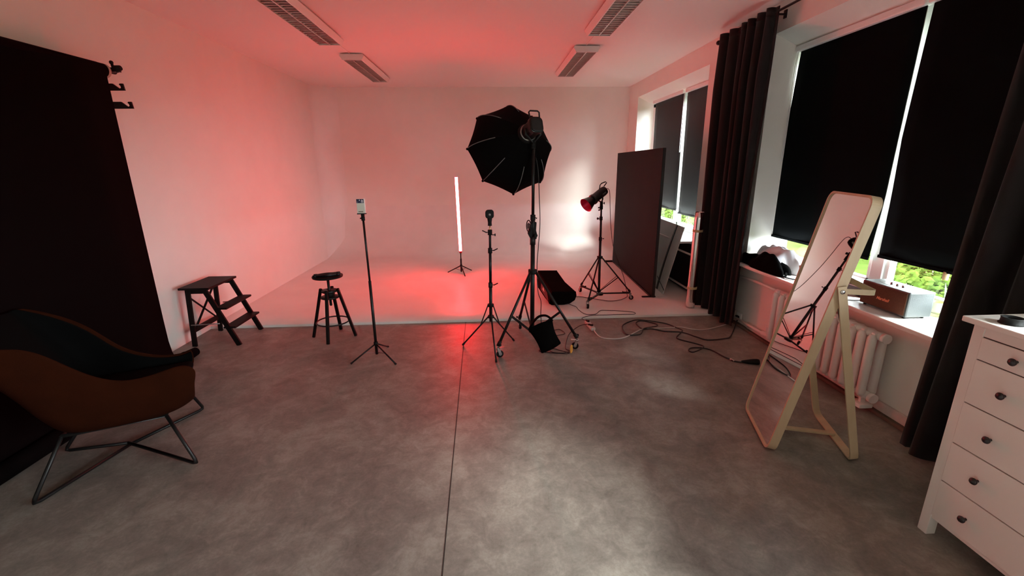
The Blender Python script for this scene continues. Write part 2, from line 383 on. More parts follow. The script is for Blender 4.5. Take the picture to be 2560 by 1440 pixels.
# ---------------------------------------------------------------- curtain rod and curtains
rod = thing('curtain_rod', 'black curtain rod along the top of the window wall', 'rod', (2.65, 3.0, 3.073))
MB().cyl((2.65, 5.44, 3.073), (2.65, .3, 3.073), .011, 14).build('pole', 'black', rod)
MB().ball((2.65, 5.455, 3.073), .026).build('finial', 'black', rod)
for y in (5.42, 4.47, 2.12, 1.5):
    MB().box((2.655, y-.008, 3.066), (2.78, y+.008, 3.08)).box((2.77, y-.02, 3.04), (2.78, y+.02, 3.11)).build('bracket', 'black', rod)
def curtain(label, yt, yb, folds, zb, amp, seed, x=2.632):
    T = thing('curtain', label, 'curtain', (x, (yt[0]+yt[1])/2, 0))
    rnd = random.Random(seed); n = folds*14; rows = []
    ph = [rnd.uniform(.75, 1.25) for _ in range(folds+1)]
    nz = 22
    for i in range(nz+1):
        t = i/nz; z = 3.11+(zb-3.11)*t; row = []
        for j in range(n+1):
            u = j/n; k = (u+.035*math.sin(2*PI*u+seed)+.018*math.sin(6*PI*u+seed))*folds; k = max(0.0, min(folds-1e-4, k)); a_ = amp*(.45+.55*min(1, t*4+.25))*(ph[int(min(k, folds-1))]*(1-(k % 1))+ph[int(min(k, folds-1))+1]*(k % 1))
            uu = u+.018*math.sin(2*PI*u*2.3+t*2+seed)*t
            y = yt[0]+(yt[1]-yt[0])*uu*(1-t)+(yb[0]-yt[0])*t*(1-u)+((yb[1]-yt[0])*u)*t
            y = (yt[0]*(1-t)+yb[0]*t)+((yt[1]-yt[0])*(1-t)+(yb[1]-yb[0])*t)*uu
            row.append(Vector((x+a_*math.sin(2*PI*k+.5*math.sin(t*3+seed)), y+.012*math.sin(4*PI*k), z+(.012*math.sin(2*PI*k*.5+seed) if i == nz else 0)+(.012*abs(math.sin(PI*k)) if i == 0 else 0))))
        rows.append(row)
    MB().grid(rows).build('drape', 'curtain', T, solid=.004)
    hd = [[Vector((p.x-.004, p.y, p.z+dz)) for p in rows[0]] for dz in (.0, -.07)]
    MB().grid(hd).build('header_tape', 'curtain', T, solid=.003)
    return T
curtain('black brown curtain hanging between the two windows', (5.40, 4.36), (5.40, 4.40), 6, .035, .055, 2)
curtain('black curtain behind the white chest of drawers', (2.16, 1.33), (2.36, 1.36), 4, .02, .045, 5, 2.58)

# ---------------------------------------------------------------- ceiling lights
def ceiling_light(x0, x1, y0, y1, label):
    T = thing('ceiling_light', label, 'ceiling light', ((x0+x1)/2, (y0+y1)/2, H), 'louvred strip lights on the ceiling')
    zb, zt = 3.12, 3.188; e = .032
    b = MB()
    a = [Vector((x0, y0, zb)), Vector((x1, y0, zb)), Vector((x1, y1, zb)), Vector((x0, y1, zb))]
    t = [Vector((x0-e, y0-.0, zt-.02)), Vector((x1+e, y0, zt-.02)), Vector((x1+e, y1, zt-.02)), Vector((x0-e, y1, zt-.02))]
    t2 = [Vector((x0-e+.012, y0, zt)), Vector((x1+e-.012, y0, zt)), Vector((x1+e-.012, y1, zt)), Vector((x0-e+.012, y1, zt))]
    b.add(a+t+t2, [(0, 1, 5, 4), (1, 2, 6, 5), (2, 3, 7, 6), (3, 0, 4, 7), (4, 5, 9, 8), (5, 6, 10, 9), (6, 7, 11, 10), (7, 4, 8, 11), (8, 9, 10, 11)])
    b.box((x0-.002, y0, zb-.004), (x0+.010, y1, zb+.002)).box((x1-.010, y0, zb-.004), (x1+.002, y1, zb+.002)).box((x0, y0-.002, zb-.004), (x1, y0+.012, zb+.002)).box((x0, y1-.012, zb-.004), (x1, y1+.002, zb+.002))
    b.build('housing', 'white', T)
    MB().box((x0+.06, (y0+y1)/2-.3, zt), (x1-.06, (y0+y1)/2+.3, H)).build('mounting_plate', 'white', T)
    xm = (x0+x1)/2
    l = MB()
    for (xa, xb) in ((x0+.010, xm-.006), (xm+.006, x1-.010)):     # two channels with curved side reflectors and cross fins
        for s, xe in ((1, xa), (-1, xb)):
            l.grid([[Vector((xe, y, zb)), Vector((xe+s*.006, y, zb+.02)), Vector((xe+s*.022, y, zb+.045))] for y in (y0+.012, y1-.012)])
        n = 26
        for i in range(1, n):
            y = y0+(y1-y0)*i/n
            l.add([(xa, y-.005, zb+.001), (xa, y+.005, zb+.001), (xb, y+.005, zb+.001), (xb, y-.005, zb+.001), (xa+.004, y, zb+.03), (xb-.004, y, zb+.03)],
                  [(0, 1, 2, 3), (0, 3, 5, 4), (1, 4, 5, 2)])
    l.box((xm-.006, y0+.012, zb-.001), (xm+.006, y1-.012, zb+.03)).box((x0+.01, y0+.012, zb+.046), (x1-.01, y1-.012, zb+.05))
    l.build('louvre', 'louvre', T, fixn=False)
    for xc in ((x0+xm)/2, (x1+xm)/2): MB().cyl((xc, y0+.03, zb+.030), (xc, y1-.03, zb+.030), .008, 12).build('fluorescent_tube', 'tube_off', T)
    return T
ceiling_light(-1.92, -1.66, 4.17, 5.80, 'long louvred strip light at the upper left, nearer one of its row')
ceiling_light(-1.88, -1.625, 6.52, 8.15, 'louvred strip light over the left of the cove, nearer the end wall')
ceiling_light(1.125, 1.385, 3.75, 5.38, 'louvred strip light at the top right, nearer one of its row')
ceiling_light(1.14, 1.41, 6.08, 7.69, 'louvred strip light on the right side nearer the end wall')
for x, y0, y1, s in ((-1.77, 5.8, 6.52, 'left'), (1.265, 5.38, 6.08, 'right')):
    tag(MB().tube([(x, y0, H-.008), (x, y1, H-.008)], .005, 8).build('lamp_cable', 'white'), f'thin white lead between the two ceiling lights on the {s}', 'cable')

# ---------------------------------------------------------------- backdrop on the left wall
bd = thing('paper_backdrop', 'black paper backdrop roll hanging down the left wall', 'backdrop', (-2.98, 2.6, 0))
MB().cyl((-2.985, 1.25, 2.50), (-2.985, 3.965, 2.50), .052, 28).build('paper_roll', 'paper', bd)
MB().lathe((-2.985, 3.964, 2.50), (0, 1, 0), [(.053, -.02), (.053, .004), (.030, .004), (.030, -.02)], 28).build('core_end', 'paper_core', bd)
pr = [(-2.985-.0, 2.553), (-2.945, 2.535), (-2.932, 2.50), (-2.932, 2.2), (-2.932, 1.5), (-2.932, .8), (-2.932, .45), (-2.93, .25), (-2.918, .14), (-2.895, .07)]
rows = []
for (x, z) in pr:
    rows.append([Vector((x+.004*math.sin(j*.9), 1.30+(3.905-1.30)*j/8, z)) for j in range(9)])
MB().grid(rows).build('paper_sheet', 'paper', bd, solid=.002)
MB().cyl((-2.865, 1.25, .056), (-2.865, 3.99, .056), .054, 24).cyl((-2.865, 3.99, .056), (-2.865, 4.13, .05), .05, 24, .040).build('floor_roll', 'paper', bd)
bk = thing('wall_bracket', 'black three tier hook bracket holding the backdrop roll', 'bracket', (XL, 4.03, 2.38))
MB().box((XL, 4.0, 2.20), (XL+.006, 4.06, 2.60)).build('wall_plate', 'black', bk)
def hook(xt, z):
    h = .026; poly = [(XL, z-h), (xt, z-h), (xt-.006, z+h), (xt-.03, z+h), (xt-.036, z+h-.010), (xt-.028, z+h-.016), (xt-.024, z-.004), (xt-.034, z-.012), (xt-.046, z-.006), (xt-.085, z+h), (XL, z+h)]
    q = MB().prism([(a, 4.016, b) for a, b in poly], (0, .012, 0)); return q.build('hook_arm', 'black', bk)
hook(-2.90, 2.392); hook(-2.865, 2.256)
MB().prism([(XL, 3.995, 2.50), (-2.90, 3.995, 2.50), (-2.90, 3.995, 2.53), (XL, 3.995, 2.54)], (0, .03, 0)).build('hook_arm', 'black', bk)
MB().cyl((-2.985, 3.97, 2.515), (-2.985, 4.07, 2.515), .022, 14).cyl((-2.92, 4.0, 2.52), (-2.88, 4.0, 2.53), .028, 10, .018).cyl((-2.945, 4.01, 2.53), (-2.95, 4.01, 2.565), .010, 8).ball((-2.951, 4.01, 2.57), .015, 10).build('clamp_knob', 'blackmatte', bk)

# ---------------------------------------------------------------- lounge chair
ch = thing('lounge_chair', 'rust brown shell lounge chair on black crossed wire legs', 'chair', (-2.31, 2.57, 0))
E1 = Vector((.922, .388, 0)).normalized(); E2 = Vector((-.388, .922, 0)).normalized(); O = Vector((-2.31, 2.57, 0))
def cp(a, b, z): return O+E1*a+E2*b+Vector((0, 0, z))
tops = [(.505, .64), (.47, .687), (.40, .683), (.30, .655), (.21, .646), (.127, .662), (.039, .719), (-.04, .798), (-.103, .862), (-.168, .905), (-.24, .917), (-.34, .925), (-.46, .95)]
bots = [(.487, .55), (.462, .48), (.40, .40), (.323, .371), (.227, .356), (.10, .352), (-.02, .350), (-.134, .355), (-.184, .417), (-.225, .49), (-.27, .60), (-.36, .76), (-.50, .92)]
ftop = [.50, .52, .52, .50, .50, .52, .56, .62, .70, .78, .84, .90, .95]
rows = []
for (ta, tz), (ba, bz), fz in zip(tops, bots, ftop):
    L = lambda k: (ta+(ba-ta)*k)
    sag = bz
    fb = (bz if bz < .5 else min(bz, fz-.03)); back = max(0, min(1, (-.134-ba)/.3)); frontl = max(0, (ba-.3)/.2)
    cz = min(bz, .36+.04*frontl) if ba > -.15 else bz
    fbz = min(bz, .40) if ba > -.15 else bz
    rows.append([cp(L(0), -.375, tz), cp(L(.25), -.385, tz+(bz-tz)*.3), cp(L(.6), -.38, tz+(bz-tz)*.62), cp(L(.9), -.345, tz+(bz-tz)*.9), cp(L(1), -.28, bz if ba < .35 else min(bz, .42)),
                 cp(L(1)+(-.02*back), -.14, cz+.004), cp(L(1)-.03*back, 0, cz), cp(L(1)-.02*back, .14, cz+.004), cp(L(1), .28, fbz), cp(L(.9), .335, fbz+(fz-fbz)*.25), cp(L(.5), .36, fbz+(fz-fbz)*.6), cp(L(0) if ba < .3 else min(L(0), .38), .365, fz)])
for r_ in rows:
    for j in range(7, 12):
        q = (r_[j]-O).dot(E1)
        if q > .34: r_[j] = r_[j]-E1*(q-.34)
    for j in (3, 4, 5, 6):
        q = (r_[j]-O).dot(E1); lim = (.47, .44, .40, .37)[j-3]
        if q > lim: r_[j] = r_[j]-E1*(q-lim)
MB().grid(rows).build('shell', 'rust', ch, solid=.024, subsurf=2)
inn = []
for r_ in rows:
    m0 = (r_[4]+r_[8])/2
    inn.append([p+(m0-p)*.055+Vector((0, 0, .030 if 3 < j < 9 else (.012 if j in (2, 3, 9, 10) else -.004))) for j, p in enumerate(r_)])
MB().grid(inn).build('inner_lining', 'cloth_black', ch, solid=.012, subsurf=2)
MB().grid([[cp(a, b, .43+.02*math.cos(b*4)) for b in (-.30, -.26, -.1, .1, .26, .29)] for a in (.36, .33, .2, .0, -.1, -.14)]).build('seat_pad', 'cloth_black', ch, solid=.05, subsurf=1)
F = [Vector((-2.495, 2.125, .011)), Vector((-1.815, 2.43, .011)), Vector((-2.18, 3.10, .011)), Vector((-2.76, 2.62, .011))]
TP = [Vector((-2.385, 2.27, .335)), Vector((-1.955, 2.46, .333)), Vector((-2.12, 2.86, .335)), Vector((-2.52, 2.66, .335))]
ctr = Vector((-2.365, 2.63, .03))
for i in range(4):
    f_, t_ = F[i], TP[i]; k = ctr+Vector((0, 0, .0 if i in (0, 2) else .016))
    d = (k-f_).normalized(); u = (t_-f_).normalized()
    MB().tube([k, f_+d*.035, f_+d*.008+u*.008, f_+u*.035, t_], .0105, 10).build('leg', 'black', ch)
MB().tube([TP[0], TP[1], TP[2], TP[3]], .0105, 10, closed=True).build('seat_frame', 'black', ch)

# ---------------------------------------------------------------- step stool
st = thing('step_stool', 'black wooden step stool beside the left wall', 'step stool', (-2.83, 4.61, 0))
y0, y1 = 4.372, 4.848
for y in (y0+.012, y1-.012):
    MB().bar((-3.035, y, 0), (-2.995, y, .60), .022, .045, up=(1, 0, 0), bev=.003).build('rear_leg', 'wood_black', st)
    MB().bar((-2.59, y, 0), (-2.835, y, .60), .022, .050, up=(1, 0, 0), bev=.003).build('front_leg', 'wood_black', st)
MB().box((-3.07, y0-.015, .60), (-2.775, y1+.015, .622), .005).build('top_board', 'wood_black', st)
MB().box((-3.02, y0+.02, .555), (-2.83, y0+.035, .60)).build('apron', 'wood_black', st); MB().box((-3.02, y1-.035, .555), (-2.83, y1-.02, .60)).build('apron', 'wood_black', st)
for x, z in ((-2.70, .40), (-2.645, .20)):
    MB().box((x-.085+.02, y0-.005, z-.01), (x+.055, y1+.005, z+.01), .004).build('step', 'wood_black', st)
MB().bar((-3.02, y0+.03, .53), (-3.028, y1-.03, .16), .006, .022, up=(1, 0, 0)).bar((-3.012, y1-.03, .53), (-3.02, y0+.03, .16), .006, .022, up=(1, 0, 0)).build('cross_brace', 'wood_black', st)
MB().box((-3.045, y0+.02, .14), (-3.02, y1-.02, .19), .003).build('rear_rail', 'wood_black', st)
MB().cyl((-3.02, y0-.004, .235), (-2.74, y0-.004, .245), .006, 8).build('metal_stay', 'steel', st); MB().cyl((-2.96, y1, .33), (-2.72, y1, .35), .006, 8).build('metal_stay', 'steel', st)

# ---------------------------------------------------------------- bar stool with light sticks
bs = thing('bar_stool', 'black round swivel stool with four splayed legs', 'stool', (-1.685, 4.555, 0))
cx, cy = -1.685, 4.555
MB().lathe((cx, cy, .645), (0, 0, 1), [(0, 0), (.10, .0), (.148, .012), (.152, .022), (.150, .030), (0, .030)], 32).build('seat', 'wood_black', bs)
MB().cyl((cx, cy, .36), (cx, cy, .65), .014, 14).ball((cx, cy, .36), .015, 10).build('screw_post', 'black', bs)
MB().lathe((cx, cy, .50), (0, 0, 1), [(.02, 0), (.078, 0), (.078, .022), (.02, .022), (.02, 0)], 24).lathe((cx, cy, .435), (0, 0, 1), [(.02, 0), (.092, 0), (.092, .016), (.02, .016), (.02, 0)], 24).build('collar', 'black', bs)
MB().cyl((cx, cy, .44), (cx, cy, .515), .05, 16).build('hub_block', 'wood_black', bs)
rt = []
for k in range(24): a = 2*PI*k/24; rt.append((cx+.165*math.cos(a), cy+.165*math.sin(a), .175))
MB().tube(rt, .0075, 10, closed=True).build('foot_ring', 'black', bs)
for k in range(4):
    a = PI/2*k+.02; d = Vector((math.cos(a), math.sin(a), 0))
    MB().bar(Vector((cx, cy, 0))+d*.222, Vector((cx, cy, .535))+d*.085, .032, .028, up=tuple(d), bev=.006).build('leg', 'wood_black', bs)
for k, (p, q, r_, lab) in enumerate((((-1.80, 4.50, .690), (-1.565, 4.585, .696), .0145, 'black torch like tube lying behind on the swivel stool'),
                                   ((-1.795, 4.460, .689), (-1.55, 4.535, .690), .013, 'black torch like tube lying in front on the swivel stool'))):
    t = thing('torch', lab, 'torch', p)
    P, Q = Vector(p), Vector(q); d = (Q-P).normalized()
    MB().cyl(P, Q, r_*.9, 16).build('barrel', 'blackgloss', t)
    MB().cyl(P-d*.002, P+d*.03, r_, 16).build('tail_cap', 'blackmatte', t)
    MB().cyl(Q-d*.035, Q, r_, 16).cyl(Q-d*.0, Q+d*.004, r_*.8, 16).build('head', 'blackgloss', t)

# ---------------------------------------------------------------- stand helpers
def caster(parent, p, ang, r=.032, metal='chrome', brake=True, wheelmat='blackmatte'):
    x, y = p[0], p[1]; z0 = p[2] if len(p) > 2 else 0
    d = Vector((math.cos(ang), math.sin(ang), 0)); n = Vector((-d.y, d.x, 0)); c = Vector((x, y, z0+r))
    top = c-d*.018+Vector((0, 0, r+.030))
    f = MB().bar(c+n*.016, top+n*.014-Vector((0, 0, .008)), .004, .026, up=tuple(d)).bar(c-n*.016, top-n*.014-Vector((0, 0, .008)), .004, .026, up=tuple(d))
    f.cyl(top-Vector((0, 0, .012)), top, .02, 12).cyl(top, top+Vector((0, 0, .02)), .008, 8)
    if brake: f.bar(top+d*.0-Vector((0, 0, .008)), top+d*.06-Vector((0, 0, .002)), .028, .005)
    fo = f.build('caster', metal, parent)
    MB().lathe(c-n*.011, n, [(0, 0), (r*.55, 0), (r*.6, .003), (r*.92, .0), (r, .005), (r, .017), (r*.92, .022), (r*.6, .019), (r*.55, .022), (0, .022)], 20).build('wheel', wheelmat, fo)
    MB().cyl(c-n*.0125, c+n*.0125, r*.45, 14).build('wheel_hub', 'steel', fo)
    return top
def knob(parent, p, d, L=.035, r=.012, wing=False):
    p = Vector(p); d = Vector(d).normalized()
    m_ = MB().cyl(p, p+d*L, .004, 8)
    if wing: m_.bar(p+d*L*.6-Vector((0, 0, .004)), p+d*(L+.035)+Vector((0, 0, .012)), .010, .010, bev=.003)
    else: m_.cyl(p+d*L*.8, p+d*L*1.15, r, 12)
    return m_.build('knob', 'blackmatte', parent)

# ---------------------------------------------------------------- phone stand with card
ps = thing('phone_stand', 'slim black floor stand holding the phone sized card', 'stand', (-1.10, 3.98, 0))
cb = Vector((-1.10, 3.98, 0))
MB().tube([cb+Vector((0, 0, .03)), cb+Vector((0, 0, .75))], .0135, 14).tube([cb+Vector((0, 0, .75)), cb+Vector((-.004, 0, 1.305))], .0095, 14).build('pole', 'black', ps)
MB().cyl(cb+Vector((0, 0, .125)), cb+Vector((0, 0, .155)), .02, 14).build('leg_hub', 'blackmatte', ps)
for q in ((-1.304, 3.828), (-.884, 3.788), (-1.045, 4.215)):
    f_ = Vector((q[0], q[1], .006)); h_ = cb+Vector((0, 0, .138)); d = (f_-h_)
    l_ = MB().tube([h_, f_], .0075, 10).cyl(f_-d.normalized()*.02, f_, .0095, 10).build('leg', 'black', ps)
    MB().tube([cb+Vector((0, 0, .045)), h_+d*.48], .003, 8).build('strut', 'steel', l_)
MB().cyl(cb+Vector((-.004, 0, 1.30)), cb+Vector((-.004, 0, 1.335)), .016, 14).box((-1.118, 3.966, 1.335), (-1.090, 3.994, 1.362), .004).cyl((-1.13, 3.98, 1.32), (-1.105, 3.98, 1.32), .006, 8).box((-1.150, 3.966, 1.356), (-1.072, 3.996, 1.364), .002).build('phone_clamp', 'blackmatte', ps)
cd = thing('phone', 'white phone sized card with navy header reading 40 clamped on the slim stand', 'card', (-1.111, 3.98, 1.365))
MB().box((-1.148, 3.975, 1.364), (-1.074, 3.985, 1.489), .003).build('case', 'cardedge', cd)
MB().box((-1.146, 3.9735, 1.366), (-1.082, 3.9752, 1.487)).build('screen', 'card', cd)
MB().box((-1.146, 3.9725, 1.452), (-1.083, 3.9736, 1.486)).build('header_bar', 'navy', cd)
MB().box((-1.136, 3.9728, 1.3745), (-1.096, 3.9736, 1.3815)).build('caption_bar', 'print_brown', cd)
def text(body, size, mtx, m_, parent, name='lettering', extr=.0006, shear=0, bold=0):
    cu = bpy.data.curves.new(name, 'FONT'); cu.body = body; cu.size = size; cu.extrude = extr; cu.align_x = 'CENTER'; cu.align_y = 'CENTER'; cu.shear = shear; cu.offset = bold
    t = bpy.data.objects.new(name, cu); C.objects.link(t)
    dg = bpy.context.evaluated_depsgraph_get(); me = bpy.data.meshes.new_from_object(t.evaluated_get(dg))
    C.objects.unlink(t); bpy.data.objects.remove(t); me.materials.clear(); me.materials.append(M[m_])
    me.transform(mtx); l = root_loc(parent); me.transform(Matrix.Translation(-l))
    o = bpy.data.objects.new(name, me); C.objects.link(o); o.parent = parent; return o
def place(loc, xdir, ydir):
    x = Vector(xdir).normalized(); y = Vector(ydir).normalized(); z = x.cross(y)
    m_ = Matrix((x, y, z)).transposed().to_4x4(); m_.translation = Vector(loc); return m_
text('40', .026, place((-1.098, 3.9722, 1.468), (0, 0, -1), (1, 0, 0)), 'print_white', cd, bold=.0006)
MB().box((-1.122, 3.9722, 1.472), (-1.114, 3.9727, 1.480)).box((-1.140, 3.9722, 1.458), (-1.136, 3.9727, 1.462)).build('header_mark', 'print_white', cd)

# ---------------------------------------------------------------- red LED tube on small tripod
sb = Vector((-.479, 7.229, .03))
tl = thing('mini_tripod', 'small black tripod under the glowing red tube', 'tripod', sb)
MB().tube([sb+Vector((0, 0, .03)), sb+Vector((0, 0, .25))], .014, 12).tube([sb+Vector((0, 0, .25)), sb+Vector((0, 0, .345))], .009, 12).build('pole', 'black', tl)
MB().cyl(sb+Vector((0, 0, .125)), sb+Vector((0, 0, .15)), .019, 12).build('leg_hub', 'blackmatte', tl)
for q in ((-.711, 7.302), (-.407, 7.0), (-.318, 7.411)):
    f_ = Vector((q[0], q[1], .037)); h_ = sb+Vector((0, 0, .135)); l_ = MB().tube([h_, f_], .0085, 8).build('leg', 'black', tl)
    MB().tube([sb+Vector((0, 0, .05)), h_+(f_-h_)*.45], .003, 6).build('strut', 'black', l_)
lt = thing('led_tube_light', 'glowing red LED tube light standing on a mini tripod', 'light', sb+Vector((0, 0, .345)))
p0 = Vector((-.478, 7.229, .375)); p1 = Vector((-.50, 7.229, 1.60)); dd = (p1-p0).normalized()
MB().cyl(p0+dd*.0, p0+dd*.035, .021, 18).build('end_cap', 'redknob', lt); MB().cyl(p1-dd*.012, p1, .021, 18).build('end_cap', 'redknob', lt)
MB().cyl(p0-Vector((0, 0, .005)), p0+dd*.01, .012, 10).build('spigot', 'blackmatte', lt)
def half(r, a0, a1, n=16):
    return [[p+Vector((r*math.sin(R(a)), -r*math.cos(R(a)), 0)) for a in [a0+(a1-a0)*i/n for i in range(n+1)]] for p in (p0+dd*.035, p1-dd*.012)]
MB().grid(half(.0215, -92, 92)).build('diffuser', 'red_led', lt)
MB().grid(half(.0205, 88, 272)).add([p0+dd*.035+Vector((-.0205, 0, 0)), p0+dd*.035+Vector((.0205, 0, 0)), p1-dd*.012+Vector((.0205, 0, 0)), p1-dd*.012+Vector((-.0205, 0, 0))], [(0, 1, 2, 3)]).build('aluminium_back', 'black', lt)

# ---------------------------------------------------------------- thin stand with spigot
ms = thing('light_stand', 'thin black light stand with a small gadget on top, centre of the room', 'stand', (-.008, 4.065, 0))
cb = Vector((-.008, 4.065, 0)); Z = lambda z: cb+Vector((.012*z, 0, z))
MB().tube([Z(.30), Z(.665)], .0155, 14).tube([Z(.665), Z(.996)], .0135, 14).tube([Z(.996), Z(1.17)], .0115, 14).build('pole', 'black', ms)
for z, s in ((.665, 1), (.996, 1), (1.165, -1)):
    MB().cyl(Z(z-.025), Z(z+.022), .020, 14).build('collar', 'blackmatte', ms)
    knob(ms, Z(z)+Vector((s*.018, -.005, 0)), (s, -.3, .15), .02, wing=True)
knob(ms, Z(1.14)+Vector((.018, 0, 0)), (1, 0, 0), .03)
MB().cyl(Z(.45), Z(.475), .030, 16).build('leg_hub', 'blackmatte', ms); MB().cyl(Z(.335), Z(.36), .028, 16).build('leg_hub', 'blackmatte', ms)
for q in ((-.295, 4.195), (.229, 4.272), (.037, 3.754)):
    f_ = Vector((q[0], q[1], .008)); d = (f_-cb); d.z = 0; d.normalize(); a = Z(.345)+d*.025; f2 = f_+(a-f_).normalized()*.03
    l_ = MB().tube([a, f_], .0075, 8).cyl(f_, f2, .011, 8).build('leg', 'black', ms)
    MB().tube([Z(.462)+d*.028, a+(f_-a)*.30], .006, 8).build('strut', 'black', l_)
MB().cyl(Z(1.17), Z(1.225), .007, 10).cyl(Z(1.19), Z(1.195), .010, 10).build('brass_spigot', 'gold', ms)
gd = thing('spigot_gadget', 'small black rounded gadget on top of the thin stand', 'gadget', Z(1.225))
c0 = Z(1.225)
MB().lathe(c0, (0, 0, 1), [(0, 0), (.0185, 0), (.0185, .004), (.017, .03), (.022, .062), (.018, .075), (0, .075)], 18).build('neck', 'blackmatte', gd)
ol = rounded(.078, .078, .026, 6)
MB().prism([(c0.x+a, c0.y-.02, c0.z+.105+b) for a, b in ol], (0, .04, 0)).build('body', 'blackmatte', gd, bevel=.006)
MB().lathe((c0.x, c0.y-.02, c0.z+.10), (0, -1, 0), [(.012, 0), (.012, .004), (.0, .004)], 14).build('button', 'steel', gd)

# ---------------------------------------------------------------- large rolling stand
bg = thing('light_stand', 'large black rolling light stand carrying the octagonal softbox', 'stand', (.405, 4.19, 0))
cb = Vector((.405, 4.19, 0)); Z = lambda z: cb+Vector((.004+.004*z, 0, z))
MB().cyl(Z(.125), Z(1.02), .0215, 18).build('lower_pole', 'black', bg)
MB().cyl(Z(1.02), Z(1.10), .027, 18).cyl(Z(1.10), Z(1.30), .021, 18).build('middle_pole', 'black', bg)
MB().cyl(Z(1.28), Z(1.93), .0145, 16).build('upper_pole', 'black', bg)
MB().cyl(Z(.735), Z(.775), .042, 18).build('leg_hub', 'blackmatte', bg); MB().cyl(Z(.13), Z(.165), .034, 18).build('leg_hub', 'blackmatte', bg)
g_ = MB()
gc = Z(1.19)+Vector((-.040, -.01, .01))
ring = [gc+Vector((.018*math.cos(2*PI*k/24)+0, -.03*math.cos(2*PI*k/24), .055*math.sin(2*PI*k/24))) for k in range(24)]
g_.tube(ring, .005, 8, closed=True)
ring2 = [gc+Vector((.009*math.cos(2*PI*k/16), -.015*math.cos(2*PI*k/16), .028*math.sin(2*PI*k/16))) for k in range(16)]
g_.tube(ring2, .004, 8, closed=True)
for k in range(6):
    a = k*PI/3; g_.tube([gc, gc+Vector((.009*math.cos(a), -.015*math.cos(a), .028*math.sin(a)))], .003, 6)
g_.build('crank_wheel', 'black', bg)
MB().prism([Z(1.075)+Vector((-.022, -.02, 0)), Z(1.075)+Vector((.035, -.02, 0)), Z(1.12)+Vector((.04, -.02, 0)), Z(1.16)+Vector((.03, -.02, 0)), Z(1.235)+Vector((.035, -.02, 0)), Z(1.235)+Vector((-.018, -.02, 0)), Z(1.13)+Vector((-.05, -.02, 0))], (0, .045, 0)).build('crank_housing', 'blackmatte', bg, bevel=.006)
knob(bg, Z(1.115)+Vector((.02, -.03, 0)), (.3, -1, 0), .02, .016)
knob(bg, Z(1.28)+Vector((.018, 0, 0)), (1, 0, -.5), .02, .006)
MB().cyl(Z(1.255), Z(1.305), .024, 16).build('collar', 'blackmatte', bg)
WH = (((.074, 3.884), R(20)), ((.818, 4.028), R(170)), ((.317, 4.628), R(-80)))
for (q, ang) in WH:
    d = (Vector((*q, 0))-cb); d.z = 0; d.normalize()
    top = caster(bg, q, ang, .035)
    e = Vector((top.x, top.y, .115)); a = Z(.757)+d*.03
    l_ = MB().tube([a, e], .0135, 12).cyl(e, e+(a-e).normalized()*.05, .019, 12).build('leg', 'black', bg)
    mid = a+(e-a)*.60
    MB().bar(mid, Z(.15)+d*.03, .010, .022).build('brace', 'black', l_)
    knob(l_, e+Vector((0, 0, .02)), (-d.y, d.x, 0), .03, .012)

# octagonal softbox + studio light
AP = Vector((.36, 4.22, 2.027)); D = Vector((-.332, .89, -.313)).normalized()
sx = thing('octagonal_softbox', 'black octagonal softbox with grey ribs on the tall rolling stand', 'softbox', AP)
ux, uy, _ = frame_of(D)
RB, DP = .435, .43
def octp(k, t, rr=None):   # t from apex ring (0) to rim (1)
    a = R(22.5+45*k+rot8); r0 = .085
    r_ = r0+(RB-r0)*(1-(1-t)**1.9)**.92 if t > 0 else r0
    return AP+D*(DP*t)+ (ux*math.cos(a)+uy*math.sin(a))*r_
rot8 = 25
rows = []
for i in range(11):
    t = i/10; row = []
    for k in range(8):
        p = octp(k, t); q = octp(k+1, t)
        for s in range(6):
            u = s/6; e = p*(1-u)+q*u; cen = AP+D*(DP*t); e = e+(cen-e)*.022*math.sin(PI*u)*t; row.append(e)
    rows.append(row)
MB().grid(rows, closed_v=True, smooth=False).build('shell', 'fabric_black', sx, solid=.003)
for k in range(8):
    MB().tube([octp(k, t)+(octp(k, t)-(AP+D*(DP*t))).normalized()*.004 for t in [.28+.66*i/10 for i in range(11)]], .0035, 6).build('rib', 'rod_tape', sx)
    e = octp(k, 1.0); MB().ball(e, .012, 8).build('corner_pocket', 'fabric_black', sx)
fr = [octp(k, .96) for k in range(8)]; fr2 = [AP+D*DP*.96+(p-(AP+D*DP*.96))*.97 for p in fr]
MB().add(fr2, [tuple(range(8))]).build('front_diffuser', 'diffuser', sx, solid=.002)
MB().lathe(AP, D, [(.055, -.03), (.075, -.03), (.088, -.01), (.090, .02), (.070, .03), (.055, .02), (.055, -.03)], 28).build('speed_ring', 'blackmatte', sx)
MB().lathe(AP, D, [(.066, -.034), (.078, -.034), (.078, -.028), (.066, -.028), (.066, -.034)], 28).build('lock_ring', 'steel', sx)
sl = thing('studio_light', 'black studio light head mounted behind the octagonal softbox', 'light', AP-D*.1)
B0 = AP-D*.02; upl = (Vector((0, 0, 1))-D*D.z).normalized(); sd = D.cross(upl)
def oriented(w_, h_, r_, c, L, dirn):
    pts = [c+sd*a+upl*b for a, b in rounded(w_, h_, r_, 5)]; return pts, dirn*L
p_, o_ = oriented(.115, .125, .035, B0, .20, -D)
MB().prism(p_, o_).build('body', 'black', sl, bevel=.006)
p_, o_ = oriented(.128, .14, .04, B0-D*.14, .05, -D)
MB().prism(p_, o_).build('rear_panel', 'blackgloss', sl, bevel=.006)
MB().prism([B0-D*.191+sd*a+upl*b for a, b in ((-.03, .01), (.03, .01), (.03, .045), (-.03, .045))], -D*.002).build('display', 'steel', sl)
hb = B0-D*.17+upl*.06
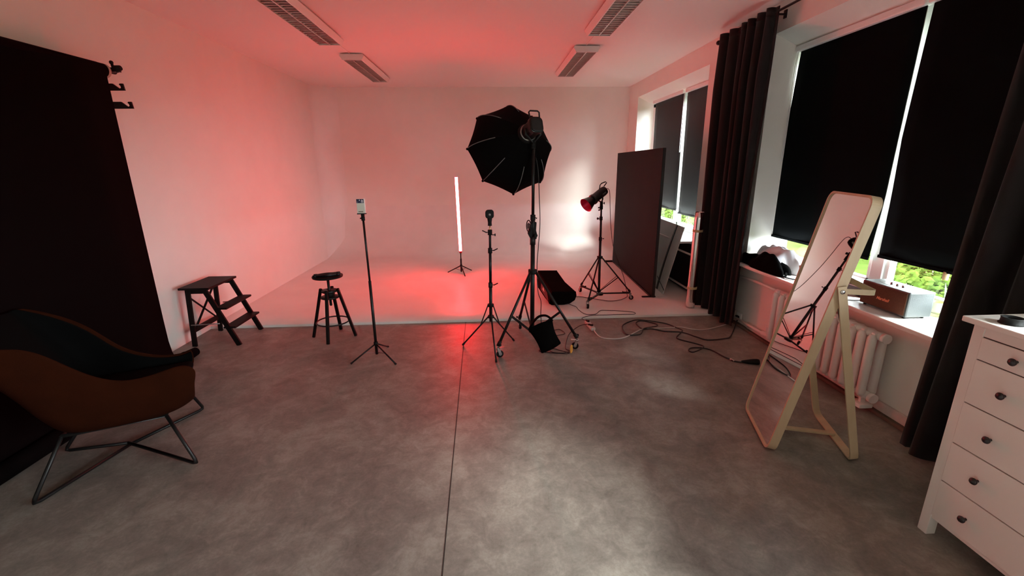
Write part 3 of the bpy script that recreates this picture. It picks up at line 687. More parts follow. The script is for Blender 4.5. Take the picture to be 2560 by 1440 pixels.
MB().tube([hb+sd*.045, hb+sd*.05+upl*.055, hb+sd*.035+upl*.068, hb-sd*.035+upl*.068, hb-sd*.05+upl*.055, hb-sd*.045], .007, 10).build('handle', 'black', sl)
MB().bar(B0-D*.02+upl*.055, B0+D*.0+upl*.105-D*.12, .02, .006).build('bracket_lever', 'black', sl)
MB().tube([B0-D*.10+sd*.068, B0-D*.10+sd*.072-upl*.05, Z(1.955)+Vector((.0, 0, -.01)), B0-D*.10-sd*.072-upl*.05, B0-D*.10-sd*.068], .010, 8).build('yoke', 'black', sl)
MB().cyl(Z(1.90), Z(1.97), .021, 14).build('stand_socket', 'blackmatte', sl)
knob(sl, Z(1.93)+Vector((0, -.02, 0)), (-.2, -1, 0), .02, .012)

# sandbag hanging from the braces of the large stand
sg = thing('sandbag', 'black cloth sandbag hanging low on the large rolling stand', 'sandbag', (.50, 4.02, .2))
def bag(n=13):
    c4 = [Vector((.345, 3.985, .235)), Vector((.585, 3.99, .325)), Vector((.665, 3.93, .105)), Vector((.47, 3.90, .018))]
    fr_, bk_ = [], []
    for i in range(n):
        a, b = [], []
        for j in range(n):
            u, v = i/(n-1), j/(n-1)
            p = (c4[0]*(1-u)+c4[1]*u)*(1-v)+(c4[3]*(1-u)+c4[2]*u)*v
            pin = .02*(math.sin(PI*u)*(2*v-1)**2*(1 if v > .5 else -1)*-1); p = p+Vector((0, 0, pin*.7))
            p.x += .018*math.sin(PI*v)*(1-2*u)
            th = .055*(math.sin(PI*u)**.6)*(math.sin(PI*v)**.55)+.006*noise.noise(p*18)
            a.append(p+Vector((0, -th, 0))); b.append(p+Vector((0, th*.55+.002, 0)))
        fr_.append(a); bk_.append(b)
    return MB().grid(fr_).grid(bk_)
bag().build('bag_body', 'fabric_black', sg, subsurf=1)
MB().tube(smooth_path([(.365, 3.99, .24), (.40, 4.0, .30), (.455, 4.01, .352), (.52, 4.01, .362), (.570, 3.995, .335), (.585, 3.99, .31)], 5), .024, 8, flat=.22).build('handle_strap', 'fabric_black', sg)

# black rectangular softbox lying on the platform
bx = thing('box_softbox', 'black cloth box softbox lying on the white platform behind the rolling stand', 'softbox', (.85, 5.6, .03))
def sec(x0, wd, zt, y, zl):
    pts = [(0, zt), (wd, zt-.005), (wd+.01, zt-.06), (wd-.01, zl+.06), (wd-.07, zl+.02), (wd-.15, zl+.002), (.0, zl), (-.035, zl+.02)]
    if x0 < .75: pts[-1] = (-.0, zl+.06)
    return [Vector((x0+a, y, b)) for a, b in pts]
S1, S2, S3 = sec(.775, .305, .212, 5.36, .032), sec(.725, .265, .265, 5.66, .034), sec(.66, .27, .345, 5.98, .10)
bs_ = MB().grid([S1, S2, S3], smooth=False, closed_v=True).add(S1, [tuple(range(8))]).add(S3, [tuple(range(8))])
bs_.build('cloth_box', 'fabric_black', bx, bevel=.01)
MB().add([Vector((.735, 5.42, .07)), Vector((.765, 5.42, .17)), Vector((.695, 5.80, .255)), Vector((.685, 5.80, .12))], [(0, 1, 2, 3)]).build('side_flap', mat('maroon_cloth', (.05, .018, .02), .6), bx, solid=.006)
MB().add([Vector((.712, 5.62, .135)), Vector((.722, 5.62, .165)), Vector((.703, 5.69, .18)), Vector((.698, 5.69, .15))], [(0, 1, 2, 3)]).build('flap_tag', 'card', bx, solid=.01)

# ---------------------------------------------------------------- spotlight stand on a wheeled dolly
dl = thing('wheeled_dolly', 'black three armed wheeled dolly on the platform', 'dolly', (1.44, 5.56, .03))
sp = thing('light_stand', 'black light stand on a wheeled base carrying the spotlight', 'stand', (1.44, 5.56, .03))
cb = Vector((1.44, 5.56, .03)); Z = lambda z: cb+Vector((-.012-.014*z, .0, z-.03))
MB().cyl(cb+Vector((0, 0, .065)), cb+Vector((0, 0, .095)), .045, 18).build('centre_plate', 'black', dl)
for (q, ang) in (((1.257, 5.942), R(110)), ((1.20, 5.19), R(-90)), ((1.85, 5.52), R(-20))):
    d = Vector((q[0], q[1], 0))-Vector((cb.x, cb.y, 0)); d.normalize()
    top = caster(dl, (q[0], q[1], .03), ang, .030, metal='steel', brake=False)
    MB().bar(cb+d*.03+Vector((0, 0, .085)), Vector((top.x, top.y, .122)), .022, .016).build('arm', 'black', dl)
    e = Vector((q[0], q[1], .14))-d*.02; a = Z(.60)+d*.025
    l_ = MB().tube([a, e], .0095, 10).cyl(e, e+(a-e).normalized()*.035, .015, 10).build('leg', 'black', sp)
    MB().tube([a+(e-a)*.58, Z(.15)+d*.02], .0065, 8).tube([a+(e-a)*.55+Vector((0, 0, .012)), Z(.165)+d*.02], .0035, 8).build('brace', 'black', l_)
    kd = MB().cyl(e-d*.02+Vector((0, 0, -.005)), e-d*.09+Vector((0, 0, -.005)), .005, 8).cyl(e-d*.09+Vector((0, 0, -.005)), e-d*.098+Vector((0, 0, -.005)), .013, 10)
    kd.build('clamp_screw', 'black', dl)
MB().cyl(Z(.13), Z(.84), .0165, 14).build('lower_pole', 'black', sp)
MB().cyl(Z(.84), Z(1.11), .0140, 14).build('middle_pole', 'black', sp)
MB().cyl(Z(1.11), Z(1.27), .0115, 14).build('upper_pole', 'black', sp)
MB().cyl(Z(.585), Z(.615), .036, 16).build('leg_hub', 'blackmatte', sp); MB().cyl(Z(.14), Z(.165), .026, 16).build('leg_hub', 'blackmatte', sp)
for z in (.84, 1.10, 1.235):
    MB().cyl(Z(z-.022), Z(z+.022), .021, 14).build('collar', 'blackmatte', sp)
knob(sp, Z(1.10), (-1, -.2, 0), .045, .014); knob(sp, Z(.84), (1, -.2, .1), .04, .006); knob(sp, Z(1.235), (-1, -.2, 0), .035, .01); knob(sp, Z(1.205), (-1, -.2, 0), .03, .01)
SL = thing('spotlight', 'black spotlight with open silver reflector pointing down to the left', 'light', Z(1.3))
P0 = Vector((1.455, 5.60, 1.45)); AX = Vector((-.80, -.42, -.52)).normalized()
P0 = Vector((1.47, 5.62, 1.452))
upv = (Vector((0, 0, 1))-AX*AX.z).normalized(); sdv = AX.cross(upv)
MB().lathe(P0, AX, [(0, 0), (.035, 0), (.052, .012), (.058, .04), (.056, .20), (.056, .205), (0, .205)], 24).build('body', 'black', SL)
MB().lathe(P0, AX, [(.055, .205), (.064, .21), (.066, .235), (.060, .24), (.045, .24)], 24).build('mount_ring', 'blackgloss', SL)
MB().lathe(P0, AX, [(.045, .236), (.052, .245), (.062, .27), (.088, .355), (.091, .358)], 28).build('reflector_shell', 'blackgloss', SL)
MB().lathe(P0, AX, [(0, .252), (.035, .252), (.058, .275), (.086, .355), (.091, .358)], 28).build('reflector_inside', 'reflector', SL)
hp = P0+AX*.06+upv*.055
MB().tube([P0+AX*.085+upv*.055, P0+AX*.085+Vector((-.015, 0, .10)), P0+AX*.075+Vector((-.005, 0, .115)), P0+AX*.01+Vector((-.0, 0, .10)), P0+AX*.0+Vector((.01, 0, .085)), P0+AX*.005+upv*.05], .007, 8).build('handle', 'black', SL)
MB().tube([P0+AX*.12-sdv*.06, P0+AX*.12-sdv*.07-Vector((0, 0, .05)), Z(1.30), P0+AX*.12+sdv*.07-Vector((0, 0, .05)), P0+AX*.12+sdv*.06], .010, 8).build('yoke', 'black', SL)
MB().cyl(Z(1.24), Z(1.315), .019, 12).build('stand_socket', 'blackmatte', SL)
knob(SL, Z(1.29), (1, -.3, 0), .035, .014)
MB().prism([P0+AX*a+sdv*-.0565+upv*b for a, b in ((.05, -.01), (.11, -.01), (.11, .008), (.05, .008))], -sdv*.003).build('label_plate', 'steel', SL)

# ---------------------------------------------------------------- dark free-standing panel
pn = thing('free_standing_panel', 'tall dark brown free standing panel by the far window', 'panel', (2.25, 6.75, .03))
a0 = Vector((2.150, 5.575, .035)); a1 = Vector((2.262, 7.93, .035)); pd = (a1-a0).normalized(); pnm = Vector((pd.y, -pd.x, 0))
MB().prism([a0+pnm*.004, a1+pnm*.004, a1+pnm*.004+Vector((0, 0, 1.91)), a0+pnm*.004+Vector((0, 0, 1.91))], pnm*.034).build('core_board', 'panel_edge', pn)
L_ = (a1-a0).length
for s0, s1, z0, z1 in ((0, .64, .012, 1.91), (.64, 1.0, .012, 1.91)):
    MB().prism([a0+pd*L_*s0+Vector((0, 0, z0)), a0+pd*L_*s1+Vector((0, 0, z0)), a0+pd*L_*s1+Vector((0, 0, z1)), a0+pd*L_*s0+Vector((0, 0, z1))], pnm*(.004 if s0 == 0 else .0035)).build('face_sheet', 'panel', pn)
MB().box((2.03, 5.60, .03), (2.21, 5.63, .045)).build('foot_bar', 'black', pn)
MB().box((2.10, 7.86, .03), (2.27, 7.90, .06)).build('foot_bar', 'black', pn)
MB().box((2.245, 5.585, .031), (2.37, 5.62, .038)).build('foot_bar', 'white', pn)['label'] = 'white foot bar'
MB().bar(a0+Vector((-.012, .03, .012)), a1+Vector((-.012, -.03, .012)), .02, .02).build('bottom_rail', 'black', pn)

# white board leaning on the far sill
wb = thing('foam_board', 'white board with a dark stripe leaning against the far window sill', 'board', (2.4, 6.5, .03))
b0 = Vector((2.36, 5.73, .032)); t0 = Vector((2.64, 5.87, .925)); al = Vector((.06, .998, 0)).normalized(); Lb = 1.9
def wp(u, v, off=0):
    n_ = (t0-b0).cross(al).normalized(); return b0+(t0-b0)*v+al*u+n_*(off-.0)-n_*.0+Vector((-.03*math.sin(PI*v)*0, 0, 0))
nn = (t0-b0).cross(al).normalized()
if nn.x > 0: nn = -nn
MB().prism([b0, b0+al*Lb, t0+al*Lb, t0], -nn*.008).build('sheet', 'boardwhite', wb)
rows = [[b0+(t0-b0)*v+al*(u+.035*math.sin(PI*v))+nn*.001 for u in (.24, .31)] for v in [i/10 for i in range(11)]]
MB().grid(rows).build('stripe', 'stripe', wb, solid=.002)
rows = [[b0+(t0-b0)*v+nn*.0015+al*u for v in (.05+.28*u, .062+.28*u)] for u in (0.0, .1, .2, .3, .4)]
MB().grid(rows).build('edge_line', 'stripe', wb, solid=.002)
tag(MB().box((2.735, 5.80, .04), (2.765, 8.4, .69)).build('black_board', 'panel_edge'), 'black board standing under the far window behind the pipes', 'board')
for z, nm in ((.565, 'upper'), (.09, 'lower')):
    tag(MB().tube([(2.715, 5.2, z), (2.71, 6.3, z+.004), (2.715, 8.2, z)], .014, 12).build('heating_pipe', 'radiator'), f'{nm} white heating pipe under the far window', 'pipe')

# silver foil roll
fl = thing('foil_roll', 'silver reflective film roll standing upright by the first curtain', 'roll', (2.475, 5.135, .03))
rows = []
for i in range(16):
    z = .032+(1.205-.032)*i/15
    rows.append([Vector((2.475+(.052+.004*noise.noise(Vector((math.cos(k*.262)*2, math.sin(k*.262)*2, z*3))))*math.cos(2*PI*k/24), 5.135+(.052+.004*noise.noise(Vector((math.cos(k*.262)*2, math.sin(k*.262)*2, z*3+5))))*math.sin(2*PI*k/24), z)) for k in range(24)])
MB().grid(rows, closed_v=True).build('foil_sheet', 'foil', fl, solid=.002)
for z in (.985, .285): MB().cyl((2.475, 5.135, z-.014), (2.475, 5.135, z+.014), .0575, 24).build('tape_band', 'tape', fl)
MB().add([(2.50, 5.09, 1.205), (2.585, 5.085, 1.21), (2.58, 5.11, 1.203), (2.50, 5.12, 1.203)], [(0, 1, 2, 3)]).build('loose_flap', 'foil', fl, solid=.002)

# ---------------------------------------------------------------- radiator below the large window
rd = thing('radiator', 'white cast iron radiator below the large window behind the mirror', 'radiator', (2.68, 3.22, .1))
ns = 13; ya, yb_ = 2.735, 3.80
for i in range(ns):
    y = ya+(yb_-ya)*i/(ns-1)
    s = MB()
    for x in (2.635, 2.715):
        s.tube([(x, y, .135), (x, y, .16), (x, y, .57), (x, y, .60)], [.018, .029, .029, .018], 10)
    s.box((2.633, y-.018, .115), (2.717, y+.018, .165), .014).box((2.633, y-.018, .565), (2.717, y+.018, .615), .014)
    s.build('section', 'radiator', rd)
for z in (.14, .59): MB().cyl((2.675, ya-.06, z), (2.675, yb_+.05, z), .027, 16).cyl((2.675, ya-.075, z), (2.675, ya-.045, z), .034, 12).build('header_pipe', 'radiator', rd)
MB().box((2.62, 2.70, .045), (2.72, 2.80, .075), .006).box((2.655, 2.74, .075), (2.69, 2.76, .12)).build('wall_foot', 'radiator', rd)
MB().box((2.66, 3.72, .0), (2.69, 3.76, .12)).build('wall_foot', 'radiator', rd)
MB().tube([(2.675, 3.85, .595), (2.69, 4.0, .593), (2.73, 4.3, .575), (2.735, 4.70, .56)], .013, 12).build('upper_pipe', 'radiator', rd)
MB().tube([(2.675, 3.85, .14), (2.69, 3.93, .12), (2.72, 4.1, .10), (2.735, 4.62, .085)], .013, 12).build('lower_pipe', 'radiator', rd)
MB().cyl((2.71, 3.97, .10), (2.71, 3.97, .20), .008, 8).cyl((2.71, 3.90, .125), (2.71, 4.03, .11), .022, 10).bar((2.71, 3.945, .20), (2.71, 3.995, .20), .012, .012).build('valve', 'radiator', rd)
ws = thing('wall_socket', 'white wall socket low on the pier by the curtain', 'socket', (2.78, 4.60, .1))
MB().box((2.762, 4.515, .065), (2.78, 4.60, .145), .006).build('plate', 'white', ws)

# ---------------------------------------------------------------- standing mirror
mr = thing('standing_mirror', 'tall birch framed standing mirror with rounded corners by the window', 'mirror', (1.80, 2.57, 0))
ph, th, mw, ml = .287, .195, .533, 1.60
wd = Vector((math.sin(ph), math.cos(ph), 0)); nb = Vector((math.cos(ph), -math.sin(ph), 0))
u_ = nb*math.sin(th)+Vector((0, 0, math.cos(th))); bn = nb*math.cos(th)-Vector((0, 0, math.sin(th))); mc = Vector((1.776, 2.574, .0))+Vector((0, 0, .012))
def mp_(a, b, n=0): return mc+wd*a+u_*b+bn*n
def rr(w_, h_, r_): return [(a, b+ml/2) for a, b in rounded(w_, h_, r_, 7)]
o1, o2 = rr(mw, ml, .06), rr(mw-.026, ml-.026, .05)
k = len(o1); v = []; f = []
for (a, b), (c, d) in zip(o1, o2): v += [mp_(a, b, 0), mp_(c, d, 0), mp_(c, d, .05), mp_(a, b, .05)]
for i in range(k):
    j = (i+1) % k
    for s in range(4): f.append((i*4+s, i*4+(s+1) % 4, j*4+(s+1) % 4, j*4+s))
MB().add(v, f).build('frame', 'birch', mr)
MB().prism([mp_(a, b, .008) for a, b in o2], bn*.004).build('mirror_glass', 'mirror', mr, fixn=True)
MB().prism([mp_(a, b, .014) for a, b in o2], bn*.010).build('back_board', 'birch', mr)
hz = 1.08
HN, HF = mp_(-mw/2-.012, hz, .030), mp_(mw/2+.012, hz, .030)
fbN = mc+wd*(-mw/2-.012)+nb*.475+Vector((0, 0, .008)); fbF = mc+wd*(mw/2+.012)+nb*.475+Vector((0, 0, .008))
def strip(pts, w_, t_, side, m_='birch', nm='rear_leg'):
    rows = []
    P = [Vector(p) for p in pts]
    for i, p in enumerate(P):
        d = (P[min(i+1, len(P)-1)]-P[max(i-1, 0)]).normalized(); s_ = Vector(side[i] if isinstance(side, list) else side); s_ = (s_-d*s_.dot(d)).normalized(); n_ = d.cross(s_)
        rows.append([p+s_*w_/2+n_*t_/2, p-s_*w_/2+n_*t_/2, p-s_*w_/2-n_*t_/2, p+s_*w_/2-n_*t_/2])
    return MB().grid(rows, smooth=False, closed_v=True).add(rows[0], [(0, 1, 2, 3)]).add(rows[-1], [(0, 1, 2, 3)])
# rear U: flat strip bent at the floor corners
def dirn(a, b): return (b-a).normalized()
dn = dirn(HN, fbN); rb = .06
pts = [HN-dn*.03, HN, fbN-dn*rb, fbN-dn*rb*.45+wd*rb*.10, fbN-dn*rb*.12+wd*rb*.42, fbN+wd*rb, fbF-wd*rb, fbF-dirn(HF, fbF)*rb*.12-wd*rb*.42, fbF-dirn(HF, fbF)*rb*.45-wd*rb*.10, fbF-dirn(HF, fbF)*rb, HF, HF-dirn(HF, fbF)*.03]
sidev = nb*1.0+Vector((0, 0, .28))
strip(pts, .042, .013, sidev).build('rear_leg_frame', 'birch', mr)
hb_ = .165
pts = [HN+wd*.013-nb*.02, HN+wd*.013+nb*(hb_-.03), HN+wd*.016+nb*(hb_-.008), HN+wd*.03+nb*hb_, HF-wd*.03+nb*hb_, HF-wd*.016+nb*(hb_-.008), HF-wd*.013+nb*(hb_-.03), HF-wd*.013-nb*.02]
strip(pts, .030, .011, Vector((0, 0, 1))).build('hanger_rail', 'birch', mr)
pa = mc+wd*0+u_*.035+bn*.045; pb = mc+nb*.475+Vector((0, 0, .022))
strip([pa, pb], .036, .012, wd).build('floor_stretcher', 'birch', mr)
for hh, s in ((HN, -1), (HF, 1)):
    MB().lathe(hh+wd*s*.006, wd*s, [(0, .006), (.010, .005), (.014, .0), (0, 0)], 16).build('bolt', 'chrome', mr)

# ---------------------------------------------------------------- chest of drawers
cd2 = thing('chest_of_drawers', 'white painted chest of drawers with black knobs', 'chest of drawers', (2.30, 1.17, 0))
yl, yr, xf, xb = 1.700, .62, 2.09, 2.50
MB().box((2.052, yr-.03, 1.078), (xb+.01, yl+.025, 1.103), .005).build('top', 'chest', cd2)
bq = MB().box((xf+.004, yr+.045, .118), (xb, yl-.006, 1.078))
bq.build('carcass', 'chest', cd2)
MB().box((xf, yr+.045, 1.030), (xf+.02, yl-.045, 1.078)).build('rail', 'chest', cd2); MB().box((xf+.002, yr+.045, .10), (xf+.02, yl-.045, .118)).build('rail', 'chest', cd2)
for (ya_, yb2) in ((yl, yl-.045), (yr+.045, yr)):
    for (x0_, x1_) in ((xf-.002, xf+.045), (xb-.045, xb)):
        MB().box((x0_, yb2, 0), (x1_, ya_, 1.078), .003).build('post', 'chest', cd2)
rowz = [(.927, 1.028), (.722, .927), (.517, .722), (.314, .517), (.118, .314)]
MB().box((xf+.0025, yr+.045, .119), (xf+.0045, yl-.045, 1.029)).build('drawer_gaps', 'gap', cd2)
def kn(parent, y, z):
    MB().lathe((xf-.004, y, z), (-1, 0, 0), [(.006, 0), (.006, .012), (.014, .018), (.016, .024), (.012, .030), (0, .032)], 16).build('knob', 'knob', parent)
for i, (z0, z1) in enumerate(rowz):
    spans = [(yl-.047, 1.163), (1.157, yr+.047)] if i == 0 else [(yl-.047, yr+.047)]
    for (a, b) in spans:
        dr = MB().box((xf-.006, b, z0+.0025), (xf+.003, a, z1-.0025), .0015).build('drawer', 'chest', cd2)
        zc = (z0+z1)/2
        if i == 0: kn(dr, a-.14, zc); kn(dr, b+.14, zc)
        else: kn(dr, 1.518, zc); kn(dr, .80, zc)
rg = thing('adapter_ring', 'round black adapter ring lying on the white chest', 'ring', (2.135, 1.607, 1.103))
MB().lathe((2.135, 1.607, 1.1035), (0, 0, 1), [(.040, 0), (.041, .004), (.036, .007), (.035, .024), (.037, .027), (.030, .028), (.028, .004), (.030, 0), (.040, 0)], 28).build('rim', 'blackmatte', rg)
MB().cyl((2.135, 1.607, 1.1038), (2.135, 1.607, 1.116), .029, 24).build('inner_disc', 'blackgloss', rg)

# ---------------------------------------------------------------- things on the sill
spk = thing('speaker', 'black box speaker with brown cloth front on the window sill', 'speaker', (2.86, 2.85, ZS))
X0, X1, Y0, Y1, Z0, Z1 = 2.757, 2.945, 2.665, 3.045, ZS+.012, ZS+.185
MB().box((X0+.006, Y0, Z0), (X1, Y1, Z1), .010).build('cabinet', 'speaker_vinyl', spk)
MB().box((X0, Y0+.012, Z0+.010), (X0+.010, Y1-.010, Z1-.010), .004).build('grille', 'grille', spk)
for y in (Y0+.03, Y1-.03):
    for x in (X0+.03, X1-.03): MB().cyl((x, y, ZS), (x, y, Z0+.001), .010, 10).build('foot', 'blackmatte', spk)
MB().prism([((X0+X1)/2+.052*math.cos(a), (Y0+Y1)/2+.135*math.sin(a), Z1-.001) for a in [2*PI*i/28 for i in range(28)]], (0, 0, .002)).build('control_panel', 'blackgloss', spk)
for dy in (.045, .0, -.045): MB().lathe(((X0+X1)/2, (Y0+Y1)/2+dy, Z1+.001), (0, 0, 1), [(.009, 0), (.009, .010), (.007, .011), (0, .011)], 14).build('dial', 'chrome', spk)
text('Marshall', .030, place((X0-.0008, 2.85, ZS+.088), (0, -1, 0), (0, 0, 1)), 'gold', spk, shear=.35, bold=.0004)
btl = thing('bottle', 'clear glass sparkling wine bottle standing by the window pane', 'bottle', (3.035, 2.715, ZS))
MB().lathe((3.035, 2.715, ZS+.001), (0, 0, 1), [(0, 0), (.034, 0), (.038, .006), (.038, .12), (.034, .15), (.018, .21), (.014, .24), (.014, .285), (.016, .290), (.016, .305), (.012, .306)], 28).build('glass_body', 'bottle', btl)
MB().lathe((3.035, 2.715, ZS+.001), (0, 0, 1), [(.0388, .035), (.0388, .10)], 28).build('front_label', 'label', btl)
MB().lathe((3.035, 2.715, ZS+.001), (0, 0, 1), [(.0150, .255), (.0165, .29), (.0168, .308), (.008, .312), (0, .312)], 20).build('foil_cap', 'tape', btl)
ca = thing('camera_case', 'grey black hard case on the sill between mirror and speaker', 'case', (2.93, 3.27, ZS))
MB().box((2.88, 3.15, ZS+.001), (3.02, 3.46, ZS+.115), .018).build('shell', 'blackgloss', ca)
MB().box((2.878, 3.152, ZS+.075), (3.022, 3.458, ZS+.081)).build('seam', 'steel', ca)
# clothes heap
def heap(name, cx_, cy_, rx, ry, h, seed, m_, lab, amp, X_lim):
    n, mth = 34, 34; top, bot = [], []
    for i in range(n+1):
        a, b = [], []
        for j in range(mth+1):
            u, v = 2*i/n-1, 2*j/mth-1
            # square to disc
            x = u*math.sqrt(1-v*v/2); y = v*math.sqrt(1-u*u/2); r2 = min(1, x*x+y*y); th_ = math.atan2(y, x)
            rad = 1+.16*math.sin(3*th_+seed)+.10*math.sin(5*th_+seed*2)
            px_, py_ = cx_+x*rx*rad, cy_+y*ry*rad
            q = Vector((px_*7, py_*5, seed)); f_ = noise.noise(q)+.5*noise.noise(q*2.3)
            fold = abs(noise.noise(Vector((px_*9+seed, py_*3.5+2*noise.noise(q*.5), 0))))
            z = h*(1-r2)**.45*(.62+.45*f_*.6)+amp*fold*(1-r2)**.5
            px_ = min(max(px_, X_lim[0]), X_lim[1]); py_ = min(py_, 4.575)
            a.append(Vector((px_, py_, ZS+.004+max(0, z)))); b.append(Vector((px_, py_, ZS+.002)))
        top.append(a); bot.append(b)
    o = MB().grid(top).grid(bot).build(name, m_, None); tag(o, lab, 'clothing'); return o
heap('white_shirt', 2.86, 4.20, .150, .33, .31, 4, 'cloth_white', 'crumpled white shirt heaped on the sill behind the black jacket', .10, (2.70, 3.045))
heap('black_jacket', 2.745, 4.20, .100, .36, .20, 9, 'cloth_black', 'black jacket lying crumpled on the window sill by the first curtain', .06, (2.65, 3.0))
tag(MB().tube(smooth_path([(2.80, 3.95, ZS+.03), (2.74, 3.86, ZS+.012), (2.70, 3.80, ZS+.010), (2.74, 3.70, ZS+.010)], 6), .012, 8, flat=.4).build('strap', 'cloth_black'), 'black strap end lying on the sill in front of the jacket', 'strap')

# ---------------------------------------------------------------- cables
def cable(name, pts, r, m_, label, n=6, parent=None, cat='cable'):
    o = MB().tube(smooth_path(pts, n), r, 8).build(name, m_, parent)
    if parent is None: tag(o, label, cat)
    return o
ps_ = thing('power_strip', 'white power strip lying at the platform edge', 'power strip', (1.10, 4.63, 0))
MB().bar((1.092, 4.755, .018), (1.112, 4.50, .018), .052, .034, bev=.008).build('housing', 'whitecable', ps_)
cable('cord', [(1.112, 4.50, .015), (1.138, 4.308, .006), (1.249, 4.244, .006), (1.382, 4.267, .006), (1.558, 4.415, .006), (1.677, 4.504, .006), (1.904, 4.511, .006), (2.089, 4.521, .006), (2.193, 4.45, .006), (2.316, 4.428, .006), (2.482, 4.49, .006), (2.637, 4.568, .006)], .0055, 'whitecable', '', parent=ps_)
ex = thing('extension_cord', 'thick black extension cord looping over the grey floor', 'cord', (2.0, 4.3, 0))
e_pts = [(2.762, 4.56, .085), (2.70, 4.48, .05), (2.60, 4.35, .007), (2.486, 4.203, .007), (2.422, 4.163, .007), (2.218, 4.135, .007), (2.136, 4.23, .007), (2.044, 4.365, .007), (1.867, 4.415, .007), (1.764, 4.497, .007), (1.655, 4.506, .007), (1.647, 4.687, .007), (1.742, 4.761, .007), (1.858, 4.63, .010), (1.83, 4.555, .012), (1.673, 4.492, .014), (1.59, 4.354, .007), (1.486, 4.327, .007), (1.429, 4.378, .007), (1.467, 4.609, .007), (1.596, 4.745, .007), (1.724, 4.776, .012), (1.963, 4.662, .007), (2.04, 4.513, .007), (2.063, 4.4, .012), (1.937, 4.246, .007), (1.938, 4.168, .007), (2.079, 4.019, .007), (2.073, 3.938, .012), (1.94, 3.851, .007), (1.903, 3.883, .007), (1.956, 3.947, .007), (2.061, 3.939, .007), (2.13, 3.875, .007), (2.169, 3.722, .007), (2.196, 3.667, .007), (2.21, 3.622, .007), (2.274, 3.583, .01)]
MB().tube(smooth_path(e_pts, 5), .0065, 8).build('cable', 'cable', ex)
MB().lathe((2.26, 3.59, .016), (.985, -.17, .0), [(.008, 0), (.012, .01), (.028, .10), (.030, .13), (.026, .15), (0, .152)], 14).build('socket_head', 'blackmatte', ex)
MB().cyl((2.198, 3.665, .008), (2.212, 3.62, .008), .0085, 8).build('cable_tag', 'whitecable', ex)
MB().box((2.735, 4.535, .078), (2.762, 4.580, .112), .006).build('plug', 'blackmatte', ex)
mc_ = thing('power_cable', 'black power cable of the softbox light running to the power strip', 'cable', (.7, 4.1, 0))
MB().tube(smooth_path([(.43, 4.26, 1.88), (.475, 4.33, 1.72), (.492, 4.35, 1.45), (.50, 4.35, 1.2), (.485, 4.36, .95), (.475, 4.37, .76), (.487, 4.37, .5), (.515, 4.34, .40), (.51, 4.30, .25), (.525, 4.22, .06), (.53, 4.10, .008), (.46, 4.0, .007), (.50, 3.955, .007), (.558, 3.937, .007), (.644, 3.911, .007), (.728, 3.905, .007), (.757, 3.96, .010), (.725, 4.042, .007), (.808, 4.357, .007), (.889, 4.517, .007), (1.0, 4.64, .015), (1.085, 4.60, .045)], 6), .0042, 8).build('cable', 'cable', mc_)
MB().tube(smooth_path([(.743, 3.90, .014), (.662, 3.985, .007), (.611, 4.03, .007), (.565, 3.994, .007), (.592, 3.925, .014), (.69, 3.908, .014), (.775, 3.969, .007)], 6), .0042, 8).build('cable_loop', 'cable', mc_)
MB().tube(smooth_path([(.66, 4.53, .007), (.70, 4.545, .007), (.753, 4.552, .007), (.785, 4.43, .007), (.70, 4.385, .007), (.66, 4.39, .007)], 6), .0042, 8).build('cable_loop', 'cable', mc_)
MB().bar((1.085, 4.61, .034), (1.110, 4.54, .052), .022, .020, bev=.004).build('plug', 'blackmatte', mc_)
ring = [Vector((.765+.012*math.cos(a), 3.935+.026*math.cos(a), .040+.036*math.sin(a))) for a in [2*PI*i/20 for i in range(20)]]
MB().tube(ring, .007, 8, closed=True).build('cable_strap', 'orange', mc_)
sc_ = thing('power_cable', 'thin black cable of the spotlight hanging down and snaking over the platform', 'cable', (1.4, 5.2, .03))
MB().tube(smooth_path([(1.475, 5.62, 1.455), (1.51, 5.64, 1.46), (1.535, 5.65, 1.40), (1.552, 5.66, 1.20), (1.575, 5.68, 1.0), (1.63, 5.72, .72), (1.72, 5.75, .50), (1.80, 5.72, .28), (1.84, 5.66, .06), (1.82, 5.62, .036), (1.70, 5.50, .036), (1.56, 5.46, .036), (1.45, 5.52, .036), (1.31, 5.62, .036), (1.18, 5.70, .036), (1.06, 5.65, .036), (.99, 5.45, .036), (1.017, 5.346, .036), (1.067, 5.258, .036), (1.076, 5.128, .036), (1.111, 4.987, .036), (1.169, 4.945, .036), (1.25, 4.961, .036), (1.327, 5.076, .036), (1.403, 5.085, .036), (1.612, 5.037, .036), (1.718, 4.982, .036), (1.699, 4.92, .036), (1.559, 4.92, .036), (1.374, 4.915, .036), (1.246, 4.92, .036), (1.14, 4.895, .036), (1.06, 4.86, .02), (1.08, 4.76, .03), (1.09, 4.72, .05)], 5), .0038, 8).build('cable', 'cable', sc_)
MB().bar((1.085, 4.745, .036), (1.097, 4.67, .052), .022, .020, bev=.004).build('plug', 'blackmatte', sc_)
cable('speaker_cable', [(2.80, 3.05, ZS+.02), (2.78, 3.09, ZS+.006), (2.70, 3.10, ZS+.008), (2.64, 3.08, ZS+.006), (2.625, 3.06, ZS-.05), (2.63, 3.0, ZS-.16), (2.70, 2.95, ZS-.20), (2.745, 2.90, ZS-.25)], .004, 'cable', 'black speaker cable looping over the sill edge')
cable('speaker_cable', [(2.735, 4.62, .60), (2.725, 4.60, .58), (2.76, 4.66, .40), (2.765, 4.66, .15)], .003, 'whitecable', 'thin white lead running down the wall by the first curtain')

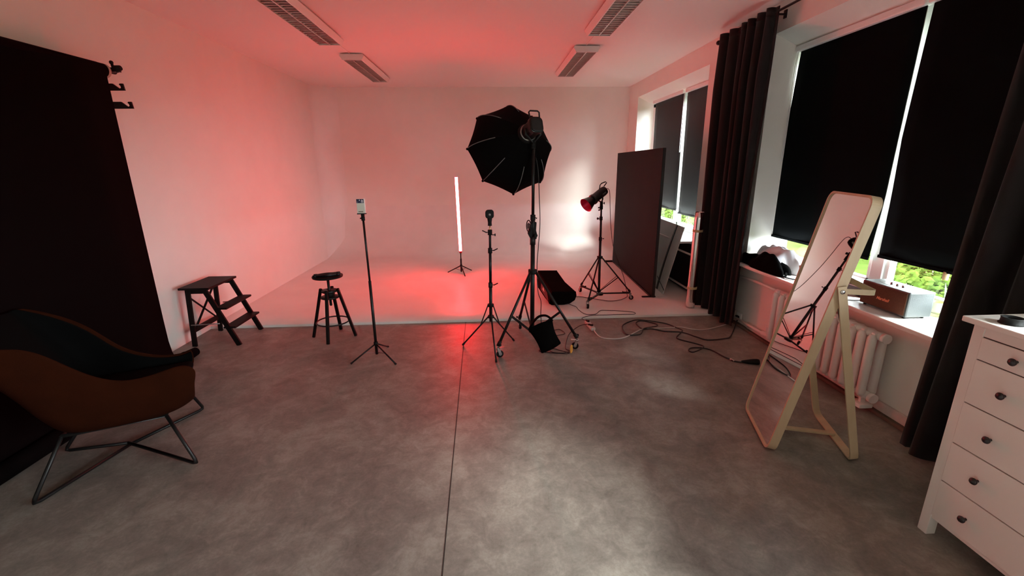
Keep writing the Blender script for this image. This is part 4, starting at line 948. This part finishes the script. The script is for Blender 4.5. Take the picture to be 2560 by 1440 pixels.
# ---------------------------------------------------------------- lighting
wd_ = bpy.data.worlds.new('sky'); bpy.context.scene.world = wd_; wd_.use_nodes = True
bgn = wd_.node_tree.nodes['Background']; bgn.inputs[0].default_value = (.88, .96, 1.0, 1); bgn.inputs[1].default_value = 38.0
for a, b, k in WIN:
    L = bpy.data.lights.new('window_portal', 'AREA'); L.shape = 'RECTANGLE'; L.size = 2.1; L.size_y = b-a-.1
    L.cycles.is_portal = True
    o = bpy.data.objects.new('window_portal', L); C.objects.link(o); o.location = (3.17, (a+b)/2, 1.78)
    o.rotation_euler = (0, R(90), 0)     # emits towards -x

def area(name, loc, rot, sx_, sy_, col, power):
    L = bpy.data.lights.new(name, 'AREA'); L.shape = 'RECTANGLE'; L.size = sx_; L.size_y = sy_; L.color = col; L.energy = power
    o = bpy.data.objects.new(name, L); C.objects.link(o); o.location = loc; o.rotation_euler = rot; return o
# added warm fill light behind the viewer
area('rear_fill', (.9, YF+.02, 1.75), (R(90), 0, 0), 2.2, 2.2, (1.0, .90, .78), 8)
#area('window_daylight', (XR+.05, -.5, 1.8), (0, R(90), 0), 2.0, 1.9, (.90, .97, 1.0), 90)

sl_ = bpy.data.lights.new('hazy_sun', 'SUN'); sl_.energy = 24; sl_.angle = R(17); sl_.color = (.95, 1.0, .93)
so = bpy.data.objects.new('hazy_sun', sl_); C.objects.link(so); so.location = (8, -2, 6)
so.rotation_euler = Vector((-.84, .45, -.665)).to_track_quat('-Z', 'Y').to_euler()

# ---------------------------------------------------------------- camera
f_px = 1107.76; pt, yw, rl = .268795, .0500879, -.010393
cy_, sy_, cp_, sp_ = math.cos(yw), math.sin(yw), math.cos(pt), math.sin(pt)
fw = Vector((sy_*cp_, cy_*cp_, -sp_)); rt_ = Vector((cy_, -sy_, 0)); up_ = rt_.cross(fw)
r2_ = rt_*math.cos(rl)+up_*math.sin(rl); u2_ = rt_*-math.sin(rl)+up_*math.cos(rl)
cam = bpy.data.cameras.new('camera'); cam.sensor_width = 36; cam.lens = f_px/2560*36; cam.clip_start = .05
co = bpy.data.objects.new('camera', cam); C.objects.link(co)
m4 = Matrix((r2_, u2_, -fw)).transposed().to_4x4(); m4.translation = Vector((0, 0, 1.75)); co.matrix_world = m4
S = bpy.context.scene; S.camera = co
S.view_settings.view_transform = 'Standard'; S.view_settings.look = 'None'; S.view_settings.gamma = 1; S.view_settings.exposure = 0
S.cycles.max_bounces = 10; S.cycles.diffuse_bounces = 6; S.cycles.transparent_max_bounces = 12; S.cycles.sample_clamp_indirect = 8
